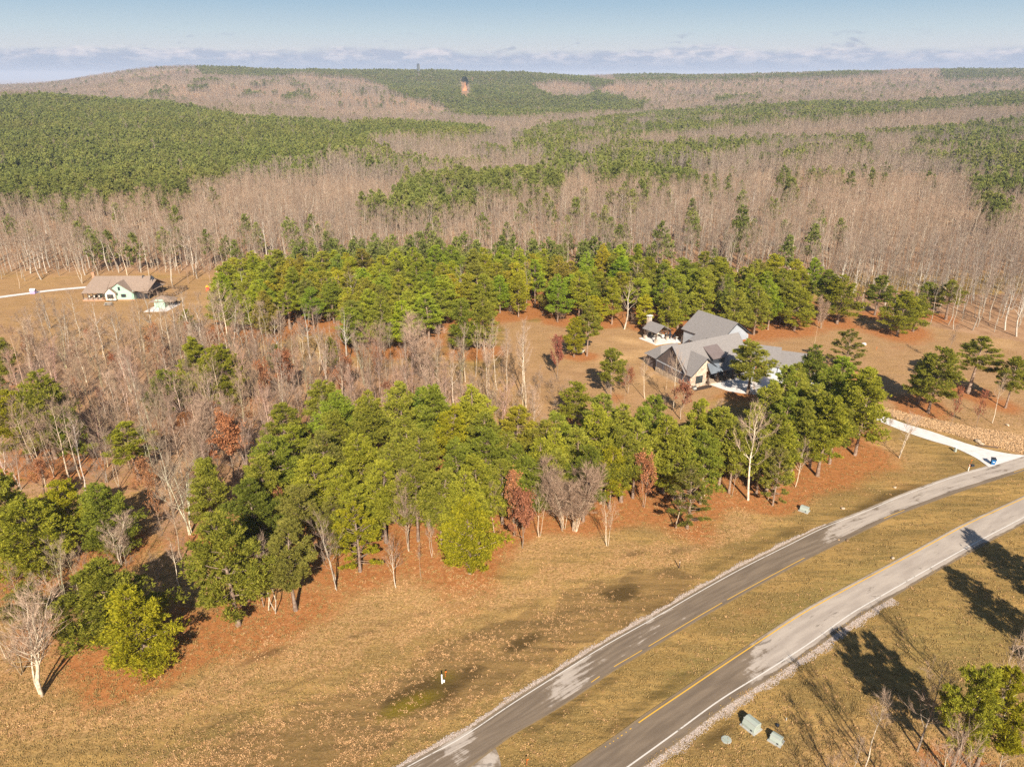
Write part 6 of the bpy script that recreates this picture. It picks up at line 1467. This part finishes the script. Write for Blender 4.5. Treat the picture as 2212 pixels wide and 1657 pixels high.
c = at(73, 634); k = thing('play_house', 'little lilac playhouse on the far driveway', 'playhouse', (c[0], c[1], .05), 0); mb = MB(); mb.box((0, 0, .5), (1.4, 1.1, 1.0)); part('wall', mb, M['lilac'], k)
mb = MB(); mb.slab([(-.8, -.65, .95), (.8, -.65, .95), (.8, 0, 1.5), (-.8, 0, 1.5)], .06); mb.slab([(-.8, .65, .95), (.8, .65, .95), (.8, 0, 1.5), (-.8, 0, 1.5)], .06); part('roof', mb, M['cream'], k)

# ------------------------------------------------------------------ roadside things
M['box_green'] = mat_plain('pale_green_utility_paint', (0.36, 0.40, 0.345), 0.55, 0.05, 2.0)
M['blue'] = mat_plain('blue_plastic', (0.015, 0.14, 0.36), 0.45, 0.1, 3.0); M['white'] = mat_plain('white_plastic', (0.8, 0.8, 0.8), 0.5, 0.03); M['orange'] = mat_plain('orange_marker', (0.85, 0.16, 0.02), 0.6, 0.05)
M['boulder'] = mat_plain('tan_boulder', (0.52, 0.40, 0.28), 0.95, 0.25, 2.0, bump=.4, bscale=6)
def pad_box(px, py, label, s=1.0, rz=-.55, big=True):
    c = at(px, py); t = thing('transformer_box', label, 'utility box', (c[0], c[1], 0), rz, 'utility boxes beside the road')
    s *= .74; w, d, h = 1.75 * s, 1.25 * s, 1.05 * s
    mb = MB(); mb.box((0, 0, .05), (w + .25, d + .3, .1)); part('pad', mb, M['grey_plastic'], t)
    mb = MB(); hz = h + .1    # hood: sloping front, high back, chamfered top
    prof = [(-d / 2, .1), (-d / 2, hz * .42), (-d * .28, hz * .92), (d * .1, hz), (d / 2, hz * .9), (d / 2, .1)]
    n_ = len(prof); vs = [(-w / 2, y, z) for y, z in prof] + [(w / 2, y, z) for y, z in prof]
    mb.add(vs, [tuple(range(n_))[::-1], tuple(range(n_, 2 * n_))] + [(i, (i + 1) % n_, n_ + (i + 1) % n_, n_ + i) for i in range(n_)]); o = fixn(part('cabinet', mb, M['box_green'], t))
    bv = o.modifiers.new('bevel', 'BEVEL'); bv.width = .04; bv.segments = 2
    mb = MB(); mb.box((0, -d * .29 - .02, hz * .93), (w + .04, .06, .05)); part('lid_edge', mb, M['grey_plastic'], t)
    mb = MB(); mb.box((w * .28, -d / 2 - .02, hz * .3), (.16, .04, .14)); part('lock', mb, M['trim'], t)
pad_box(1622, 1570, 'larger pale green utility box of the pair beside the gravelled road edge', 1.15, -.95)
pad_box(1676, 1600, 'smaller pale green utility box of the pair near the bare tree shadows', .85, -.75)
pad_box(1737, 1103, 'pale green utility box on the lawn across the far carriageway', .9, -.7)
def small(name, label, cat, px, py, build, rz=0., grp=None, z=0.):
    c = at(px, py); t = thing(name, label, cat, (c[0], c[1], z), rz, grp); build(t); return t
def b_lid(t):
    mb = MB(); mb.tube([(0, 0, .0), (0, 0, .06)], .5, 16); part('rim', mb, M['grey_plastic'], t); mb = MB(); mb.tube([(0, 0, .06), (0, 0, .085)], .44, 16); part('lid', mb, M['box_green'], t)
small('ground_lid', 'round pale green lid flush with the grass near the utility boxes', 'utility cover', 1569, 1597, b_lid)
def b_bin(t):
    mb = MB(); vs = [(-.24, -.28, .08), (.24, -.28, .08), (.24, .26, .08), (-.24, .26, .08), (-.33, -.38, 1.0), (.33, -.38, 1.0), (.33, .36, 1.0), (-.33, .36, 1.0)]
    mb.add(vs, [(3, 2, 1, 0), (4, 5, 6, 7), (0, 1, 5, 4), (1, 2, 6, 5), (2, 3, 7, 6), (3, 0, 4, 7)]); part('body', mb, M['blue'], t)
    mb = MB(); mb.slab([(-.36, -.42, 1.03), (.36, -.42, 1.03), (.36, .42, 1.12), (-.36, .42, 1.12)], .05); part('lid', mb, M['trim'], t)
    for x in (-.28, .28): mb = MB(); mb.tube([(x - .04, .3, .13), (x + .04, .3, .13)], .13, 10); part('wheel', mb, M['trim'], t)
    mb = MB(); mb.tube([(-.25, .42, .98), (.25, .42, .98)], .02, 6); part('handle', mb, M['trim'], t)
    mb = MB(); mb.box((0, -.352, .55), (.3, .006, .12)); part('label_plate', mb, M['white'], t)
small('trash_bin', 'blue wheeled trash bin with dark lid at the mouth of the white driveway', 'trash bin', 2143.5, 1003, b_bin, -.3, None, .075)
def b_pole(t):
    mb = MB(); mb.tube([(0, 0, 0), (0, 0, 1.15)], .075, 10); part('pipe', mb, M['white'], t); mb = MB(); mb.tube([(0, 0, 1.15), (0, 0, 1.22)], [.09, .06], 10); part('cap', mb, M['white'], t)
small('vent_pipe', 'white vent pipe standing in the damp hollow', 'pipe', 955, 1475, b_pole)
def b_clean(t):
    mb = MB(); mb.tube([(0, 0, 0), (0, 0, .2)], .1, 10); part('pipe', mb, M['white'], t); mb = MB(); mb.tube([(0, 0, .2), (0, 0, .26)], [.12, .09], 10); part('cap', mb, M['white'], t)
small('cleanout_cap', 'low white capped pipe beside the white vent pipe', 'pipe', 959, 1472, b_clean)
def b_flag(t):
    mb = MB(); mb.tube([(0, 0, 0), (0, 0, .75)], .018, 5); part('stem', mb, M['orange'], t); mb = MB(); mb.box((.09, 0, .66), (.16, .012, .13)); part('flag', mb, M['orange'], t)
for x, y, l in ((962, 1461, 'orange marker flag behind the white vent pipe'), (1138, 1651, 'orange marker flag at the nose of the median'), (1893, 756, 'orange marker flag on the slope meadow'), (2097, 1001, 'orange marker flag beside the driveway mouth')):
    small('marker_flag', l, 'marker flag', x, y, b_flag, .4, 'orange marker flags')
def b_stake(t):
    mb = MB(); mb.box((0, 0, .6), (.12, .1, 1.2)); part('post', mb, M['timber' if t.location.x < 40 else 'cream'], t); mb = MB(); mb.box((0, -.06, 1.02), (.14, .02, .2)); part('marker', mb, M['boulder' if t.location.x < 40 else 'orange'], t)
small('marker_post', 'weathered wooden post on the tan verge', 'post', 1467, 1227, b_stake); small('marker_post', 'white post with orange top near the road at the driveway', 'post', 2091, 1017, b_stake)
def b_ped(t):
    mb = MB(); mb.box((0, 0, .4), (.4, .3, .8), taper=.85); part('body', mb, M['box_green'], t); mb = MB(); mb.box((0, 0, .83), (.42, .32, .08)); part('lid', mb, M['white'], t)
small('pedestal', 'small green pedestal box on the lawn just below the driveway', 'utility box', 2063, 975, b_ped, .3)
small('pedestal', 'low dark meter box beside the orange flag at the driveway mouth', 'utility box', 2100, 1007, lambda t: (part('body', MB().box((0, 0, .15), (.5, .35, .3)), M['trim'], t), part('lid', MB().box((0, 0, .32), (.54, .4, .05)), M['trim'], t)))
small('valve', 'dark valve cover beside the smaller utility box', 'utility cover', 1679, 1566, lambda t: (part('rim', MB().tube([(0, 0, 0), (0, 0, .1)], .2, 10), M['trim'], t), part('cap', MB().tube([(0, 0, .1), (0, 0, .16)], [.14, .1], 8), M['trim'], t)))
small('stub_pipe', 'thin grey pipe stub in the grass past the utility boxes', 'pipe', 1698, 1555, lambda t: part('pipe', MB().tube([(0, 0, 0), (0, 0, .35)], .05, 8), M['grey_plastic'], t))
def boulder(px, py, s, label, mat='boulder', seed=0, z=0.0):
    me = stone_proto('boulder', 90 + seed, M[mat], .6); c = at(px, py); o = link('boulder', me, None, (c[0], c[1], s * .2), seed * 1.3); o.scale = (s * 1.3, s, s); tag(o, label, 'rock', 'loose rocks')
for i, (x, y, s, l, m_) in enumerate(((1821, 1099, .55, 'pale flat stone in the tan grass above the road', 'boulder'), (1830, 1168, .5, 'orange stone on the median near the upper yellow line', 'tan_stone'), (1812, 1166, .25, 'small yellow stone at the pavement edge of the median', 'tan_stone'),
        (1928, 1206, .5, 'round stone touching the yellow line of the near carriageway', 'boulder'), (2176, 919, .7, 'lone boulder on the clay above the stone channel', 'boulder'), (1933, 1053, .45, 'pale stone on the lawn before the road bend', 'boulder'),
        (2112, 955, 1.1, 'largest flat pale rock at the driveway edge of the channel', 'boulder'), (2121, 960, .8, 'second flat rock just below the largest one by the driveway', 'boulder'), (1744 + 122, 745, 1.2, 'white flat stone pile on the meadow beyond the garages', 'concrete'), (1192, 1114, .2, 'tiny light stone on the tan litter', 'boulder'))):
    boulder(x, y, s, l, m_, i)
# culvert log by the driveway
small('culvert_pipe', 'dark culvert pipe end along the upper driveway edge', 'pipe', 2132, 965, lambda t: part('pipe', MB().tube([(-1.6, .5, .12), (1.6, -.5, .12)], .14, 8), M['timber'], t))
# water tower and clay bank on the far ridge
d_ = 2500.0
def far_pt(px, Y): 
    x = (px - 1106) / FPX * (Y * CP + (H - 50) * SP); z = float(terrain(x, Y)); 
    x = (px - 1106) / FPX * (Y * CP + (H - z) * SP); return x, Y, float(terrain(x, Y))
x, y, z = far_pt(904.5, 2640.)
ztop = H - y * ratio(137.5)
t = thing('water_tower', 'grey cylindrical water tower standing above the ridge forest', 'water tower', (x, y, z))
hh = ztop - z
mb = MB(); mb.tube([(0, 0, -2), (0, 0, hh - 3)], 5.0, 20); part('tank', mb, mat_plain('tank_steel', (0.10, 0.115, 0.13), .6, .15, .3), t, smooth=False)
mb = MB(); mb.tube([(0, 0, hh - 3), (0, 0, hh - 1.2), (0, 0, hh)], [5.1, 4.0, .6], 20); part('dome', mb, M['trim'], t)
mb = MB(); mb.box((4.6, -2.6, hh * .5), (.7, .7, hh - 4)); part('ladder_cage', mb, M['grey_plastic'], t)
# bare orange clay bank in the forest
M['clay'] = mat_plain('orange_clay', (0.52, 0.23, 0.11), .95, .25, .3)
def clay_bank():
    Y0 = None
    for Y in np.arange(1300, 2500, 10):
        x, y, z = far_pt(1003, Y); 
        if proj(x, y, z)[1] < 197: Y0 = Y; break
    x, y, z = far_pt(1003, Y0 or 1800.); t = thing('clay_bank', 'bare orange clay bank among the far ridge pines', 'clay bank', (x, y, z)); mpx = (y * CP) / FPX
    w_ = 5.5 * mpx; hh = 16 * mpx; r = np.random.default_rng(4); mb = MB(); nn = 9; vs = []
    for i in range(nn + 1):
        u = i / nn; 
        for s in (-1, 0, 1): vs.append((s * w_ * (.65 + .35 * math.sin(u * 5 + 1)) * (1 - .3 * u * 0) + r.normal() * w_ * .1 + u * w_ * .4, u * hh * 1.2 + abs(s) * 3, u * hh * .98 - abs(s) * 2.5 + .4))
    for i in range(nn):
        for s in range(2): a = i * 3 + s; mb.f.append((a, a + 1, a + 4, a + 3)); mb.m.append(0)
    mb.v = vs; nv = len(vs); part('bank_face', mb, M['clay'], t, smooth=True)
    for q, (dx, dz) in enumerate(((-.5, 0), (.35, .06), (.9, -.12), (1.1, -.4))):
        a, b, h0 = PINES[(5, 0, 2, 1)[q]]; e = thing('pine_tree', ('dark pine at the top of the orange clay bank, westernmost', 'dark pine at the centre of the orange clay bank top', 'dark pine at the eastern top of the orange clay bank', 'dark pine low on the eastern side of the orange clay bank')[q], 'pine tree', (x + dx * w_, y + hh * 1.15 + dz * 30, z + hh * (.95 + dz)), q, 'pines on the clay bank')
        for nm, me in (('trunk', a), ('crown', b)): o = link(nm, me, e); o.scale = (1.5, 1.5, 1.5 * .9); o.color = (.12, .2, .5, 1)
clay_bank()

# ------------------------------------------------------------------ haze
def haze():
    x0, x1, y0, y1, z0, z1 = -16500, 16500, -450, 30500, -140, 112
    mb = MB(); mb.box(((x0 + x1) / 2, (y0 + y1) / 2, (z0 + z1) / 2), (x1 - x0, y1 - y0, z1 - z0)); me = mb.mesh('haze')
    m = bpy.data.materials.new('haze'); m.use_nodes = True; nt = m.node_tree; nt.nodes.remove(nt.nodes['Principled BSDF'])
    v = nt.nodes.new('ShaderNodeVolumePrincipled'); v.inputs['Color'].default_value = (0.62, 0.76, 1.0, 1); v.inputs['Density'].default_value = 0.00010; v.inputs['Anisotropy'].default_value = 0.0
    nt.links.new(v.outputs[0], nt.nodes['Material Output'].inputs['Volume']); me.materials.append(m)
    o = link('haze', me); tag(o, 'thin pale air over the whole landscape', None, None, 'stuff')
haze()
